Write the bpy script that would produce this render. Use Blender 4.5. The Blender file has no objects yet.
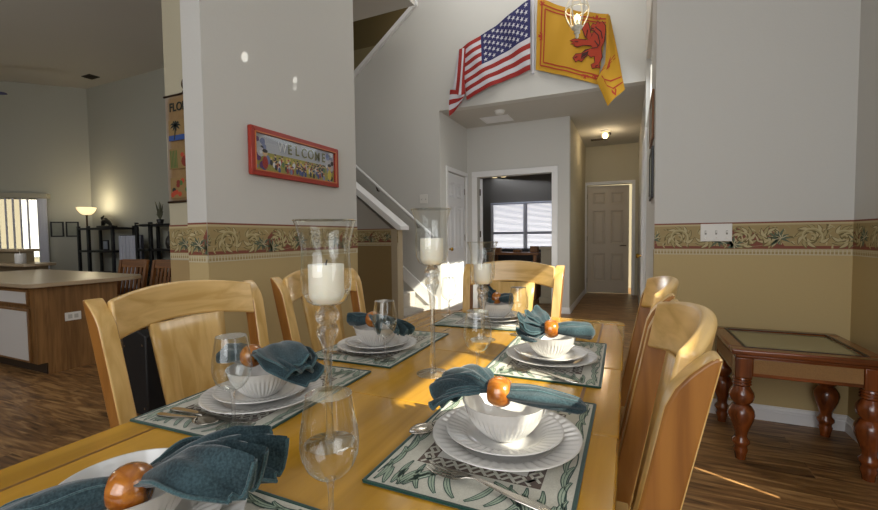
import bpy, math, random
from mathutils import Vector, Matrix
random.seed(7)
PI = math.pi
scene = bpy.context.scene
COL = scene.collection

# ------------------------------------------------------------------ materials
def lin(h):
    h = h.lstrip('#')
    o = []
    for i in (0, 2, 4):
        c = int(h[i:i+2], 16) / 255
        o.append(c / 12.92 if c <= .04045 else ((c + .055) / 1.055) ** 2.4)
    return (o[0], o[1], o[2], 1)

def new_mat(name):
    m = bpy.data.materials.new(name); m.use_nodes = True
    nt = m.node_tree
    return m, nt, nt.nodes['Principled BSDF'], nt.nodes['Material Output']

def plain(name, col, rough=.5, metal=0, spec=.5, bump=0, bscale=60, emit=None, estr=0, var=0):
    m, nt, b, out = new_mat(name)
    b.inputs['Base Color'].default_value = lin(col)
    b.inputs['Roughness'].default_value = rough
    b.inputs['Metallic'].default_value = metal
    b.inputs['Specular IOR Level'].default_value = spec
    if emit:
        b.inputs['Emission Color'].default_value = lin(emit)
        b.inputs['Emission Strength'].default_value = estr
    if bump or var:
        tc = nt.nodes.new('ShaderNodeTexCoord')
        n = nt.nodes.new('ShaderNodeTexNoise'); n.inputs['Scale'].default_value = bscale; n.inputs['Detail'].default_value = 3
        nt.links.new(tc.outputs['Object'], n.inputs['Vector'])
        if bump:
            bp = nt.nodes.new('ShaderNodeBump'); bp.inputs['Strength'].default_value = bump; bp.inputs['Distance'].default_value = .004
            nt.links.new(n.outputs['Fac'], bp.inputs['Height']); nt.links.new(bp.outputs['Normal'], b.inputs['Normal'])
        if var:
            hs = nt.nodes.new('ShaderNodeHueSaturation'); hs.inputs['Color'].default_value = lin(col)
            mr = nt.nodes.new('ShaderNodeMapRange'); mr.inputs['To Min'].default_value = 1 - var; mr.inputs['To Max'].default_value = 1 + var
            nt.links.new(n.outputs['Fac'], mr.inputs['Value']); nt.links.new(mr.outputs['Result'], hs.inputs['Value'])
            nt.links.new(hs.outputs['Color'], b.inputs['Base Color'])
    return m

def wood(name, dark, light, axis=0, rough=.35, along=1.6, across=28, coat=0, contrast=(.35, .65)):
    m, nt, b, out = new_mat(name)
    tc = nt.nodes.new('ShaderNodeTexCoord'); mp = nt.nodes.new('ShaderNodeMapping')
    s = [across] * 3; s[axis] = along
    mp.inputs['Scale'].default_value = s
    n = nt.nodes.new('ShaderNodeTexNoise'); n.inputs['Scale'].default_value = 1; n.inputs['Detail'].default_value = 6; n.inputs['Distortion'].default_value = .8
    r = nt.nodes.new('ShaderNodeValToRGB')
    r.color_ramp.elements[0].position = contrast[0]; r.color_ramp.elements[0].color = lin(dark)
    r.color_ramp.elements[1].position = contrast[1]; r.color_ramp.elements[1].color = lin(light)
    nt.links.new(tc.outputs['Object'], mp.inputs['Vector']); nt.links.new(mp.outputs['Vector'], n.inputs['Vector'])
    nt.links.new(n.outputs['Fac'], r.inputs['Fac']); nt.links.new(r.outputs['Color'], b.inputs['Base Color'])
    b.inputs['Roughness'].default_value = rough
    if coat:
        b.inputs['Coat Weight'].default_value = coat; b.inputs['Coat Roughness'].default_value = .12
    return m

def floor_mat():
    m, nt, b, out = new_mat('plank_floor')
    N, L = nt.nodes.new, nt.links.new
    g = N('ShaderNodeNewGeometry')
    br = N('ShaderNodeTexBrick')
    br.inputs['Scale'].default_value = 1; br.inputs['Brick Width'].default_value = 1.25; br.inputs['Row Height'].default_value = .15
    br.inputs['Mortar Size'].default_value = .0025; br.inputs['Mortar Smooth'].default_value = .2
    br.offset = .37
    br.inputs['Color1'].default_value = (.15, .15, .15, 1); br.inputs['Color2'].default_value = (.85, .85, .85, 1); br.inputs['Mortar'].default_value = (0, 0, 0, 1)
    L(g.outputs['Position'], br.inputs['Vector'])
    mp = N('ShaderNodeMapping'); mp.inputs['Scale'].default_value = (2.2, 17, 1)
    va = N('ShaderNodeVectorMath'); va.operation = 'ADD'
    sc = N('ShaderNodeVectorMath'); sc.operation = 'SCALE'; sc.inputs['Scale'].default_value = 7
    L(br.outputs['Color'], sc.inputs[0]); L(g.outputs['Position'], va.inputs[0]); L(sc.outputs[0], va.inputs[1]); L(va.outputs[0], mp.inputs['Vector'])
    n = N('ShaderNodeTexNoise'); n.inputs['Scale'].default_value = 1.3; n.inputs['Detail'].default_value = 7; n.inputs['Distortion'].default_value = 1.4
    L(mp.outputs['Vector'], n.inputs['Vector'])
    r = N('ShaderNodeValToRGB'); e = r.color_ramp.elements
    e[0].position = .28; e[0].color = lin('#48301a'); e[1].position = .72; e[1].color = lin('#c09660')
    x = e.new(.5); x.color = lin('#8d663c')
    L(n.outputs['Fac'], r.inputs['Fac'])
    mx = N('ShaderNodeMixRGB'); mx.blend_type = 'MULTIPLY'; mx.inputs['Fac'].default_value = .35
    L(r.outputs['Color'], mx.inputs['Color1'])
    r2 = N('ShaderNodeValToRGB'); r2.color_ramp.elements[0].color = (.3, .3, .3, 1); r2.color_ramp.elements[1].color = (1, 1, 1, 1)
    L(br.outputs['Color'], r2.inputs['Fac']); L(r2.outputs['Color'], mx.inputs['Color2'])
    L(mx.outputs['Color'], b.inputs['Base Color'])
    b.inputs['Roughness'].default_value = .42
    return m

def two_tone(name, low, high, z):
    m, nt, b, out = new_mat(name)
    N, L = nt.nodes.new, nt.links.new
    g = N('ShaderNodeNewGeometry'); s = N('ShaderNodeSeparateXYZ'); L(g.outputs['Position'], s.inputs[0])
    gt = N('ShaderNodeMath'); gt.operation = 'GREATER_THAN'; gt.inputs[1].default_value = z; L(s.outputs['Z'], gt.inputs[0])
    mx = N('ShaderNodeMixRGB'); mx.inputs['Color1'].default_value = lin(low); mx.inputs['Color2'].default_value = lin(high)
    L(gt.outputs[0], mx.inputs['Fac']); L(mx.outputs['Color'], b.inputs['Base Color'])
    n = N('ShaderNodeTexNoise'); n.inputs['Scale'].default_value = 70; n.inputs['Detail'].default_value = 2
    L(g.outputs['Position'], n.inputs['Vector'])
    bp = N('ShaderNodeBump'); bp.inputs['Strength'].default_value = .12; bp.inputs['Distance'].default_value = .004
    L(n.outputs['Fac'], bp.inputs['Height']); L(bp.outputs['Normal'], b.inputs['Normal'])
    b.inputs['Roughness'].default_value = .75; b.inputs['Specular IOR Level'].default_value = .25
    return m

def thin_glass(name, tint=(.97, .98, .97), base=.06, edge=.9):
    m, nt, b, out = new_mat(name); nt.nodes.remove(b)
    N, L = nt.nodes.new, nt.links.new
    t = N('ShaderNodeBsdfTransparent'); t.inputs['Color'].default_value = (*tint, 1)
    gl = N('ShaderNodeBsdfGlossy'); gl.inputs['Roughness'].default_value = .03; gl.inputs['Color'].default_value = (.95, .97, .97, 1)
    lw = N('ShaderNodeLayerWeight'); lw.inputs['Blend'].default_value = .5
    p = N('ShaderNodeMath'); p.operation = 'POWER'; p.inputs[1].default_value = 2.6; L(lw.outputs['Facing'], p.inputs[0])
    mr = N('ShaderNodeMapRange'); mr.inputs['To Min'].default_value = base; mr.inputs['To Max'].default_value = edge; L(p.outputs[0], mr.inputs['Value'])
    mx = N('ShaderNodeMixShader'); L(mr.outputs[0], mx.inputs[0]); L(t.outputs[0], mx.inputs[1]); L(gl.outputs[0], mx.inputs[2])
    L(mx.outputs[0], out.inputs['Surface'])
    return m

def solid_glass(name):
    m, nt, b, out = new_mat(name); nt.nodes.remove(b)
    N, L = nt.nodes.new, nt.links.new
    g = N('ShaderNodeBsdfGlass'); g.inputs['IOR'].default_value = 1.45; g.inputs['Roughness'].default_value = .0
    t = N('ShaderNodeBsdfTransparent'); t.inputs['Color'].default_value = (.99, .99, .985, 1)
    mx = N('ShaderNodeMixShader'); mx.inputs[0].default_value = .42
    L(t.outputs[0], mx.inputs[1]); L(g.outputs[0], mx.inputs[2]); L(mx.outputs[0], out.inputs['Surface'])
    return m

def fabric(name, c1, c2, scale=350, rough=.95):
    m, nt, b, out = new_mat(name)
    N, L = nt.nodes.new, nt.links.new
    tc = N('ShaderNodeTexCoord')
    w = N('ShaderNodeTexNoise'); w.inputs['Scale'].default_value = scale; w.inputs['Detail'].default_value = 1
    w2 = N('ShaderNodeTexNoise'); w2.inputs['Scale'].default_value = 18; w2.inputs['Detail'].default_value = 3
    L(tc.outputs['Object'], w.inputs['Vector']); L(tc.outputs['Object'], w2.inputs['Vector'])
    ad = N('ShaderNodeMath'); ad.operation = 'ADD'; L(w.outputs['Fac'], ad.inputs[0]); L(w2.outputs['Fac'], ad.inputs[1])
    r = N('ShaderNodeValToRGB'); r.color_ramp.elements[0].position = .35; r.color_ramp.elements[0].color = lin(c1)
    r.color_ramp.elements[1].position = .7; r.color_ramp.elements[1].color = lin(c2)
    hf = N('ShaderNodeMath'); hf.operation = 'MULTIPLY'; hf.inputs[1].default_value = .5; L(ad.outputs[0], hf.inputs[0])
    L(hf.outputs[0], r.inputs['Fac']); L(r.outputs['Color'], b.inputs['Base Color'])
    bp = N('ShaderNodeBump'); bp.inputs['Strength'].default_value = .35; bp.inputs['Distance'].default_value = .001
    L(w.outputs['Fac'], bp.inputs['Height']); L(bp.outputs['Normal'], b.inputs['Normal'])
    b.inputs['Roughness'].default_value = rough; b.inputs['Specular IOR Level'].default_value = .1
    b.inputs['Sheen Weight'].default_value = .3
    return m

M = {}
M['floor'] = floor_mat()
M['wall'] = plain('wall_paint', '#cccbc6', .75, spec=.25, bump=.12, bscale=70)
M['wall_beige'] = two_tone('dado_paint', '#bba678', '#cccbc6', 1.02)
M['wall_cream'] = plain('cream_wall', '#b9b29a', .75, spec=.25, bump=.1, bscale=70)
M['wall_great'] = plain('great_room_wall', '#b3b3a8', .8, spec=.2, bump=.08, bscale=60)
M['wall_room'] = plain('taupe_room_wall', '#7a756c', .8, spec=.2)
M['wall_hall'] = plain('hall_wall', '#c4bda6', .8, spec=.2, bump=.08, bscale=70)
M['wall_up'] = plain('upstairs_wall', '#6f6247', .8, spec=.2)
M['ceiling'] = plain('ceiling_paint', '#c2bfb8', .9, spec=.1, bump=.25, bscale=45)
M['trim'] = plain('white_trim', '#e6e6e6', .4)
M['door'] = plain('white_door', '#dcdde0', .4)
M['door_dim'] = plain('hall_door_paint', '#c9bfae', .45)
M['brass'] = plain('brass', '#b08a3c', .25, metal=1)
M['bronze'] = plain('bronze', '#4b3a2a', .35, metal=1)
for a, ax in enumerate('xyz'):
    M['maple_' + ax] = wood('maple_' + ax, '#bf9956', '#d8b475', a, .32, coat=.25)
    M['table_' + ax] = wood('table_maple_' + ax, '#ab7d20', '#c6942e', a, .2, along=1.2, across=16, coat=.5)
    M['oak_' + ax] = wood('oak_' + ax, '#6d4c28', '#8f683c', a, .45, along=2.2, across=30)
    M['cherry_' + ax] = wood('cherry_' + ax, '#4f260f', '#84441c', a, .25, along=2, across=25, coat=.5)
    M['brownwood_' + ax] = wood('chair_oak_' + ax, '#6e4420', '#93602f', a, .45, along=2, across=30)
M['maple_end'] = wood('maple_shaded_side', '#7c4e1e', '#96642c', 2, .35, along=2, across=30, coat=.2)  # darker maple: shade put into the colour of the post sides
M['inlay'] = plain('table_inlay', '#7d5420', .4)
M['glass'] = thin_glass('clear_glass')
M['pane'] = thin_glass('window_pane', base=.04, edge=.5)
M['picture_glass'] = thin_glass('picture_glass', base=.02, edge=.25)
M['crystal'] = solid_glass('solid_clear_glass')
M['wax'] = plain('candle_wax', '#ece6d6', .45)
M['wax'].node_tree.nodes['Principled BSDF'].inputs['Subsurface Weight'].default_value = .3
M['wax'].node_tree.nodes['Principled BSDF'].inputs['Subsurface Radius'].default_value = (.02, .015, .01)
M['wick'] = plain('wick', '#2b2622', .9)
M['ceramic'] = plain('white_ceramic', '#d6d4d0', .12, spec=.6)
M['denim'] = fabric('teal_denim', '#19272c', '#3b4f55')
M['denim_hem'] = fabric('teal_denim_hem', '#273c42', '#4d686c', 500)
M['ring'] = wood('orange_wood_ring', '#8a4a14', '#b8742a', 0, .15, along=20, across=60, coat=.8)
M['steel'] = plain('flatware_steel', '#b9b4aa', .2, metal=1)
M['mat_cream'] = fabric('placemat_weave', '#aeab9c', '#c8c5b6', 500)
M['mat_white'] = fabric('placemat_center', '#bcbab2', '#d6d4cc', 500)
M['mat_green'] = fabric('placemat_leaf', '#7d9078', '#a3b09a', 500)
M['mat_dark'] = fabric('placemat_binding', '#123028', '#234a3e', 500)
M['mat_brown'] = fabric('placemat_brown', '#3b2a20', '#5a4432', 500)
M['bd_base'] = plain('border_tan', '#a08c5f', .7)
M['bd_red'] = plain('border_red', '#7f4636', .7)
M['bd_cream'] = plain('border_cream', '#b9ab82', .7)
M['bd_olive'] = plain('border_olive', '#6c5f38', .7)
M['bd_leaf'] = plain('border_leaf', '#59644f', .7)
M['bd_mid'] = plain('border_midtan', '#a39568', .7)
M['bd_light'] = plain('border_light', '#c4ba9c', .7)
M['red'] = plain('flag_red', '#93211c', .8)
M['white'] = plain('flag_white', '#c6c5cc', .8)
M['navy'] = plain('flag_blue', '#24245a', .8)
M['gold'] = plain('flag_gold', '#bb8c1a', .8)
M['lion'] = plain('flag_lion_red', '#a43418', .8)
M['ink'] = plain('dark_ink', '#3a1710', .8)
M['frame_red'] = plain('red_frame', '#9c3020', .35, var=.1, bscale=40)
M['frame_gold'] = plain('frame_gold_line', '#c47a44', .4)
M['black'] = plain('black_paint', '#151517', .4)
M['black_matte'] = plain('black_box_vinyl', '#121214', .6)
M['linen'] = fabric('tan_linen', '#7d613d', '#94784e', 400)
M['plastic'] = plain('white_plastic', '#dedcd6', .4)
M['iron_white'] = plain('distressed_white_iron', '#c9c4b4', .5, var=.15, bscale=80)
M['bulb'] = plain('lit_bulb', '#ffe2b0', .3, emit='#ffd28a', estr=6)
M['shade_lit'] = plain('lit_glass_bowl', '#f2e6c8', .4, emit='#ffe2a8', estr=1.3)
M['laminate'] = plain('beige_laminate', '#b09c80', .3, var=.06, bscale=50)
M['laminate_edge'] = plain('beige_laminate_edge', '#97896f', .4)
M['panel_white'] = plain('white_cabinet_panel', '#d6d4d2', .4)
M['blind'] = plain('blind_vinyl', '#cdd0de', .6)
M['blindgrey'] = plain('blind_track', '#a8a494', .6)
M['carpet'] = plain('stair_carpet', '#a8a29a', .95, bump=.5, bscale=150, var=.08)
M['cane'] = plain('woven_cane', '#8f6a3c', .6, bump=.8, bscale=220, var=.25)
M['table_glass'] = plain('smoked_glass_top', '#8a8464', .08, spec=.6)
M['house'] = plain('house_siding_glow', '#d9d6da', .8, emit='#d6d8e8', estr=1.6)  # emission stands in for overexposed daylight on the siding
M['house_tan'] = plain('house_stucco_glow', '#8c8371', .8, emit='#efe8d6', estr=.08)  # faint emission stands in for daylight on the stucco
M['house_glass'] = plain('house_window', '#555b78', .2, emit='#8c94c0', estr=.15)  # slight added glow, panes are not lit from inside
M['leafy'] = plain('shrub_green', '#5f7a3c', .9, var=.3, bscale=30)
M['lawn'] = plain('lawn', '#7d8c55', .95)
M['carwhite'] = plain('white_car_paint', '#8d9098', .3, emit='#dfe6f5', estr=.2)  # paint emits a little, standing in for outdoor brightness
M['leather'] = plain('dark_leather', '#2a2320', .45)
M['pedestal'] = plain('taupe_pedestal_paint', '#a39a86', .5)
M['vent'] = plain('vent_dark', '#4a4740', .6)
M['picart'] = plain('faded_print', '#8d9086', .6, var=.15, bscale=12)

# ------------------------------------------------------------------ mesh helper
class MB:
    def __init__(s): s.v = []; s.f = []; s.m = []
    def add(s, vs, fs, m=0):
        o = len(s.v); s.v += [tuple(p) for p in vs]
        for f in fs: s.f.append([i + o for i in f]); s.m.append(m)
        return s
    def box(s, x0, x1, y0, y1, z0, z1, m=0):
        vs = [(x0,y0,z0),(x1,y0,z0),(x1,y1,z0),(x0,y1,z0),(x0,y0,z1),(x1,y0,z1),(x1,y1,z1),(x0,y1,z1)]
        return s.add(vs, [(0,3,2,1),(4,5,6,7),(0,1,5,4),(1,2,6,5),(2,3,7,6),(3,0,4,7)], m)
    def hexa(s, vs, m=0):
        return s.add(vs, [(0,3,2,1),(4,5,6,7),(0,1,5,4),(1,2,6,5),(2,3,7,6),(3,0,4,7)], m)
    def lathe(s, prof, n=32, c=(0,0,0), axis='z', m=0, fl=None, mat=None):
        vs = []
        for k, (r, z) in enumerate(prof):
            for j in range(n):
                a = 2*PI*j/n
                rr, zz = (r, z) if fl is None else fl(k, r, z, a)
                p = Vector((rr*math.cos(a), rr*math.sin(a), zz))
                if axis == 'x': p = Vector((p.z, p.x, p.y))
                if axis == 'y': p = Vector((p.y, p.z, p.x))
                if mat is not None: p = mat @ p
                vs.append((p.x+c[0], p.y+c[1], p.z+c[2]))
        fs = []
        for k in range(len(prof)-1):
            for j in range(n):
                a, b = k*n+j, k*n+(j+1)%n
                fs.append((a, b, b+n, a+n))
        if prof[0][0] > 1e-6: fs.append(tuple(reversed(range(n))))
        if prof[-1][0] > 1e-6: fs.append(tuple((len(prof)-1)*n+j for j in range(n)))
        return s.add(vs, fs, m)
    def shell(s, prof, n=32, c=(0,0,0), m=0):
        vs = []; fs = []
        for (r, z) in prof:
            for j in range(n):
                a = 2*PI*j/n; vs.append((c[0]+r*math.cos(a), c[1]+r*math.sin(a), c[2]+z))
        for k in range(len(prof)-1):
            for j in range(n):
                a, b = k*n+j, k*n+(j+1)%n; fs.append((a, b, b+n, a+n))
        return s.add(vs, fs, m)
    def tube(s, pts, r, n=10, m=0, cap=True, flat=None, up=(0,0,1)):
        pts = [Vector(p) for p in pts]; vs = []; fs = []
        rs = r if isinstance(r, (list, tuple)) else [r]*len(pts)
        u = None
        for i, p in enumerate(pts):
            t = (pts[min(i+1, len(pts)-1)] - pts[max(i-1, 0)]).normalized()
            if u is None:
                u = Vector(up)
                if abs(u.dot(t)) > .95: u = Vector((1,0,0))
            u = (u - t*u.dot(t)).normalized(); w = t.cross(u)
            for j in range(n):
                a = 2*PI*j/n
                fu = flat if flat else 1
                vs.append(p + w*math.cos(a)*rs[i] + u*math.sin(a)*rs[i]*fu)
        for i in range(len(pts)-1):
            for j in range(n):
                a, b = i*n+j, i*n+(j+1)%n
                fs.append((a, b, b+n, a+n))
        if cap:
            fs.append(tuple(reversed(range(n)))); fs.append(tuple((len(pts)-1)*n+j for j in range(n)))
        return s.add(vs, fs, m)
    def prism(s, poly, f, d0, d1, m=0):
        n = len(poly)
        vs = [f(a, b, d0) for a, b in poly] + [f(a, b, d1) for a, b in poly]
        fs = [tuple(reversed(range(n))), tuple(range(n, 2*n))] + [(i, (i+1)%n, (i+1)%n+n, i+n) for i in range(n)]
        return s.add(vs, fs, m)
    def poly(s, poly, f, d, m=0):
        return s.add([f(a, b, d) for a, b in poly], [tuple(range(len(poly)))], m)
    def ribbon(s, pts, w, f, d, m=0):
        n = len(pts); vs = []
        for i in range(n):
            a = pts[max(i-1, 0)]; b = pts[min(i+1, n-1)]
            tx, ty = b[0]-a[0], b[1]-a[1]; l = math.hypot(tx, ty) or 1
            ww = w[i] if isinstance(w, (list, tuple)) else w
            nx, ny = -ty/l*ww/2, tx/l*ww/2
            vs += [f(pts[i][0]+nx, pts[i][1]+ny, d), f(pts[i][0]-nx, pts[i][1]-ny, d)]
        return s.add(vs, [(2*i, 2*i+1, 2*i+3, 2*i+2) for i in range(n-1)], m)
    def grid(s, fn, nu, nv, m=0, closed=False):
        vs = [fn(i/nu, j/nv) for i in range(nu+1) for j in range(nv+1)]
        fs = []
        for i in range(nu):
            for j in range(nv):
                a = i*(nv+1)+j; fs.append((a, a+1, a+nv+2, a+nv+1))
        return s.add(vs, fs, m)
    def build(s, name, mats, parent=None, smooth=40, bevel=0, seg=2, solid=0, off=None, kind=None, subsurf=0, weld=False):
        me = bpy.data.meshes.new(name)
        vs = s.v
        if off is None and parent is not None and parent.get('_w'):
            o = Vector((0,0,0)); p = parent
            while p is not None: o += p.location; p = p.parent
            off = o
        if off is not None: vs = [(a-off[0], b-off[1], c-off[2]) for a, b, c in vs]
        me.from_pydata(vs, [], s.f)
        if not isinstance(mats, (list, tuple)): mats = [mats]
        for mm in mats: me.materials.append(M[mm] if isinstance(mm, str) else mm)
        for p, i in zip(me.polygons, s.m): p.material_index = i
        me.update(); me.validate()
        import bmesh
        bm = bmesh.new(); bm.from_mesh(me)
        if weld: bmesh.ops.remove_doubles(bm, verts=bm.verts, dist=1e-6)
        if s_norm.get(name, True): bmesh.ops.recalc_face_normals(bm, faces=bm.faces)
        bm.to_mesh(me); bm.free()
        if smooth:
            for p in me.polygons: p.use_smooth = True
            me.set_sharp_from_angle(angle=math.radians(smooth))
        o = bpy.data.objects.new(name, me); COL.objects.link(o)
        if parent is not None: o.parent = parent
        if solid:
            md = o.modifiers.new('solid', 'SOLIDIFY'); md.thickness = solid; md.offset = 0
        if bevel:
            md = o.modifiers.new('bevel', 'BEVEL'); md.width = bevel; md.segments = seg; md.limit_method = 'ANGLE'; md.angle_limit = math.radians(40)
        if subsurf:
            md = o.modifiers.new('sub', 'SUBSURF'); md.levels = subsurf; md.render_levels = subsurf
        if kind: o['kind'] = kind
        return o
s_norm = {}

def thing(name, label, cat, loc=(0,0,0), rz=0, group=None, world=False):
    o = bpy.data.objects.new(name, None); COL.objects.link(o)
    o.empty_display_size = .1
    o.location = loc; o.rotation_euler = (0, 0, rz)
    o['label'] = label; o['category'] = cat
    if group: o['group'] = group
    if world: o['_w'] = 1
    return o
def tag(o, label, cat, group=None):
    o['label'] = label; o['category'] = cat
    if group: o['group'] = group
    return o
def struct(o): o['kind'] = 'structure'; return o
def copy_tree(o, parent=None):
    c = o.copy(); COL.objects.link(c); c.parent = parent
    for ch in list(o.children): copy_tree(ch, c)
    return c
def dup(o, loc, rz, label, group=None):
    c = copy_tree(o); c.location = loc; c.rotation_euler = (0, 0, rz); c['label'] = label
    if group: c['group'] = group
    return c
def sbox(name, x0, x1, y0, y1, z0, z1, mat, bevel=0, parent=None):
    o = MB().box(x0, x1, y0, y1, z0, z1).build(name, mat, parent, bevel=bevel, smooth=30 if bevel else 0)
    if parent is None: o['kind'] = 'structure'
    return o

# ------------------------------------------------------------------ camera
YAW, PIT, ROL, HC, FPX = math.radians(24.327), math.radians(2.518), math.radians(.612), 1.12, 420.26
fw = Vector((-math.sin(YAW)*math.cos(PIT), math.cos(YAW)*math.cos(PIT), -math.sin(PIT)))
r0 = Vector((math.cos(YAW), math.sin(YAW), 0)); d0 = fw.cross(r0)
rr = r0*math.cos(ROL) + d0*math.sin(ROL); dd = d0*math.cos(ROL) - r0*math.sin(ROL)
cam = bpy.data.cameras.new('camera'); co = bpy.data.objects.new('camera', cam); COL.objects.link(co)
mw = Matrix(((rr.x, -dd.x, -fw.x, 0), (rr.y, -dd.y, -fw.y, 0), (rr.z, -dd.z, -fw.z, HC), (0, 0, 0, 1)))
co.matrix_world = mw
cam.sensor_width = 36; cam.lens = 36*FPX/878; cam.clip_start = .02; cam.clip_end = 200
scene.camera = co

# ------------------------------------------------------------------ room shell
sbox('floor', -13.2, 1.4, -3.4, 10.6, -.1, 0, M['floor'])
# dining left wall (welcome wall) and the stub behind it
sbox('wall_left', -2.02, -1.88, 1.41, 2.655, 0, 5.2, M['wall_beige'])
sbox('wall_stub', -2.45, -2.02, 1.60, 1.74, 0, 5.2, M['wall_cream'])
# lower beige of the stub
sbox('trim_1', -2.452, -2.021, 1.597, 1.60, 0, 1.0, plain('stub_beige', '#a88f62', .75))
# right-hand dining walls
sbox('wall_right_back', .15, 1.27, 3.06, 3.18, 0, 5.2, M['wall_beige'])
XR = 1.13
def wall_with_holes(name, x0, x1, ya, yb, z0, z1, holes, mat):
    """wall in the YZ plane; holes = sorted list of (y0,y1,zlo,zhi)"""
    mb = MB(); y = ya
    for (h0, h1, a, b) in holes:
        mb.box(x0, x1, y, h0, z0, z1)
        if a > z0: mb.box(x0, x1, h0, h1, z0, a)
        if b < z1: mb.box(x0, x1, h0, h1, b, z1)
        y = h1
    mb.box(x0, x1, y, yb, z0, z1)
    return struct(mb.build(name, mat, smooth=0))
wall_with_holes('wall_right', XR, XR+.14, -3.3, 3.06, 0, 5.2,
    [(.06, 1.08, 1.86, 2.24), (1.22, 1.60, 1.90, 2.36), (1.862, 1.940, .46, .84)], M['wall_beige'])  # unseen openings shaped for the sun patches; last slit added for the floor strip
sbox('wall_back', -13, 1.27, -3.4, -3.3, 0, 5.2, M['wall'])
# flag wall / stair back wall : plane Y=5.14 ; triangular opening to the upper floor at its left
mb = MB()
def fy(a, b, d): return (a, d, b)
mb.prism([(-2.30, 2.78), (.15, 2.78), (.15, 5.2), (-2.30, 5.2)], fy, 5.14, 5.26)
mb.prism([(-2.30, 0), (-2.30, 5.2), (-2.62, 5.2), (-2.62, 4.22), (-3.645, 3.445), (-6, 1.66), (-6, 0)], fy, 5.14, 5.26)
struct(mb.build('wall_flag', 'wall', smooth=0))
mb = MB(); mb.prism([(-2.60, 4.20), (-2.60, 4.265), (-6.1, 1.61), (-6.1, 1.545)], fy, 5.09, 5.30)
struct(mb.build('trim_2', 'trim', smooth=0))
sbox('wall_upstairs', -7, -2.2, 7.0, 7.1, 2.9, 6, M['wall_up'])
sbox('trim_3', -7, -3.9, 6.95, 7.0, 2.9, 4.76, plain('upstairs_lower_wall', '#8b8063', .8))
sbox('ceiling_upstairs', -7, -2.3, 5.26, 7.1, 5.36, 5.45, M['ceiling'])
sbox('floor_upstairs', -7, -2.42, 5.26, 7.0, 2.86, 2.95, M['wall_up'])
# foyer block
wall_with_holes('wall_foyer_left', -2.42, -2.30, 5.26, 6.17, 0, 2.78, [(5.40, 6.10, 0, 2.03)], M['wall'])
mb = MB()
mb.box(-6, -2.13, 6.17, 6.29, 0, 2.78).box(-1.01, -.765, 6.17, 6.29, 0, 2.78).box(-2.13, -1.01, 6.17, 6.29, 2.02, 2.78)
struct(mb.build('wall_foyer_back', 'wall', smooth=0))
sbox('ceiling_foyer', -2.42, .15, 5.26, 8.6, 2.78, 2.9, M['ceiling'])
sbox('wall_hall_left', -.885, -.765, 6.29, 8.5, 0, 2.78, M['wall_hall'])
mb = MB()
mb.box(-.885, -.735, 8.5, 8.62, 0, 2.78).box(.045, .15, 8.5, 8.62, 0, 2.78).box(-.735, .045, 8.5, 8.62, 2.06, 2.78)
struct(mb.build('wall_hall_end', 'wall_hall', smooth=0))
wall_with_holes('wall_entry', .15, .27, 3.18, 8.62, 0, 5.2, [(3.66, 4.98, 2.22, 2.95)], M['wall'])
sbox('wall_bath', -1.2, .4, 9.6, 9.7, 0, 2.6, M['wall_cream'])
# room beyond the foyer
mb = MB()
mb.box(-6, -2.86, 9.2, 9.3, 0, 2.78).box(-1.3, -.885, 9.2, 9.3, 0, 2.78).box(-2.86, -1.3, 9.2, 9.3, 0, .5).box(-2.86, -1.3, 9.2, 9.3, 1.86, 2.78)
struct(mb.build('wall_room_end', 'wall_room', smooth=0))
sbox('wall_room_left', -6.1, -6, 6.29, 9.3, 0, 2.78, M['wall_room'])
sbox('wall_room_right', -.89, -.885, 6.30, 9.2, 0, 2.78, M['wall_room'])
sbox('ceiling_room', -6, -.885, 6.17, 9.3, 2.78, 2.88, M['ceiling'])
# great room
sbox('wall_great_back', -9.44, -5.0, 4.66, 4.78, 0, 5.2, M['wall_great'])
sbox('wall_stair_side', -5.0, -4.9, 4.25, 5.14, 0, 5.2, M['wall_great'])
# diagonal wall with sliding window opening: runs from (-9.44,4.66) along (-1,-1)
Q = math.sqrt(.5)
def fd(a, b, d): return (-9.44 - a*Q - d*Q, 4.66 - a*Q + d*Q, b)   # a along the wall, b height, d outward
mb = MB()
a0, a1 = .70, 2.75
mb.prism([(0, 0), (a0, 0), (a0, 5.2), (0, 5.2)], fd, 0, .12)
mb.prism([(a1, 0), (5.0, 0), (5.0, 5.2), (a1, 5.2)], fd, 0, .12)
mb.prism([(a0, 1.95), (a1, 1.95), (a1, 5.2), (a0, 5.2)], fd, 0, .12)
struct(mb.build('wall_diagonal', 'wall_great', smooth=0))
sbox('wall_far_left', -13.1, -13.0, -3.4, 1.2, 0, 5.2, M['wall_great'])
sbox('ceiling', -13.2, -2.46, -3.4, 4.78, 4.0, 4.12, M['ceiling'])
sbox('ceiling_dining', -2.46, 1.27, -3.4, 3.18, 5.2, 5.3, M['ceiling'])
sbox('ceiling_entry', -6, .27, 3.18, 5.26, 5.2, 5.3, M['ceiling'])
sbox('wall_soffit', -2.5, -2.44, -3.4, 1.6, 4.0, 5.2, M['wall'])
# kneewall of the stairs with the border and a sloping cap
mb = MB()
mb.prism([(-4.9, 0), (-2.53, 0), (-2.53, 1.22), (-4.9, 3.12)], fy, 4.25, 4.37)
struct(mb.build('wall_stair_knee', two_tone('knee_paint', '#8d7850', '#aaa79f', 1.02), smooth=0))
sbox('trim_4', -2.53, -2.45, 4.245, 4.375, 0, 1.215, plain('knee_end_paint', '#b0a287', .7))
mb = MB()
mb.prism([(-4.9, 3.11), (-2.43, 1.20), (-2.38, 1.20), (-2.38, 1.245), (-4.9, 3.205)], fy, 4.21, 4.41)
struct(mb.build('trim_5', 'trim', smooth=0, bevel=.006))
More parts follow.
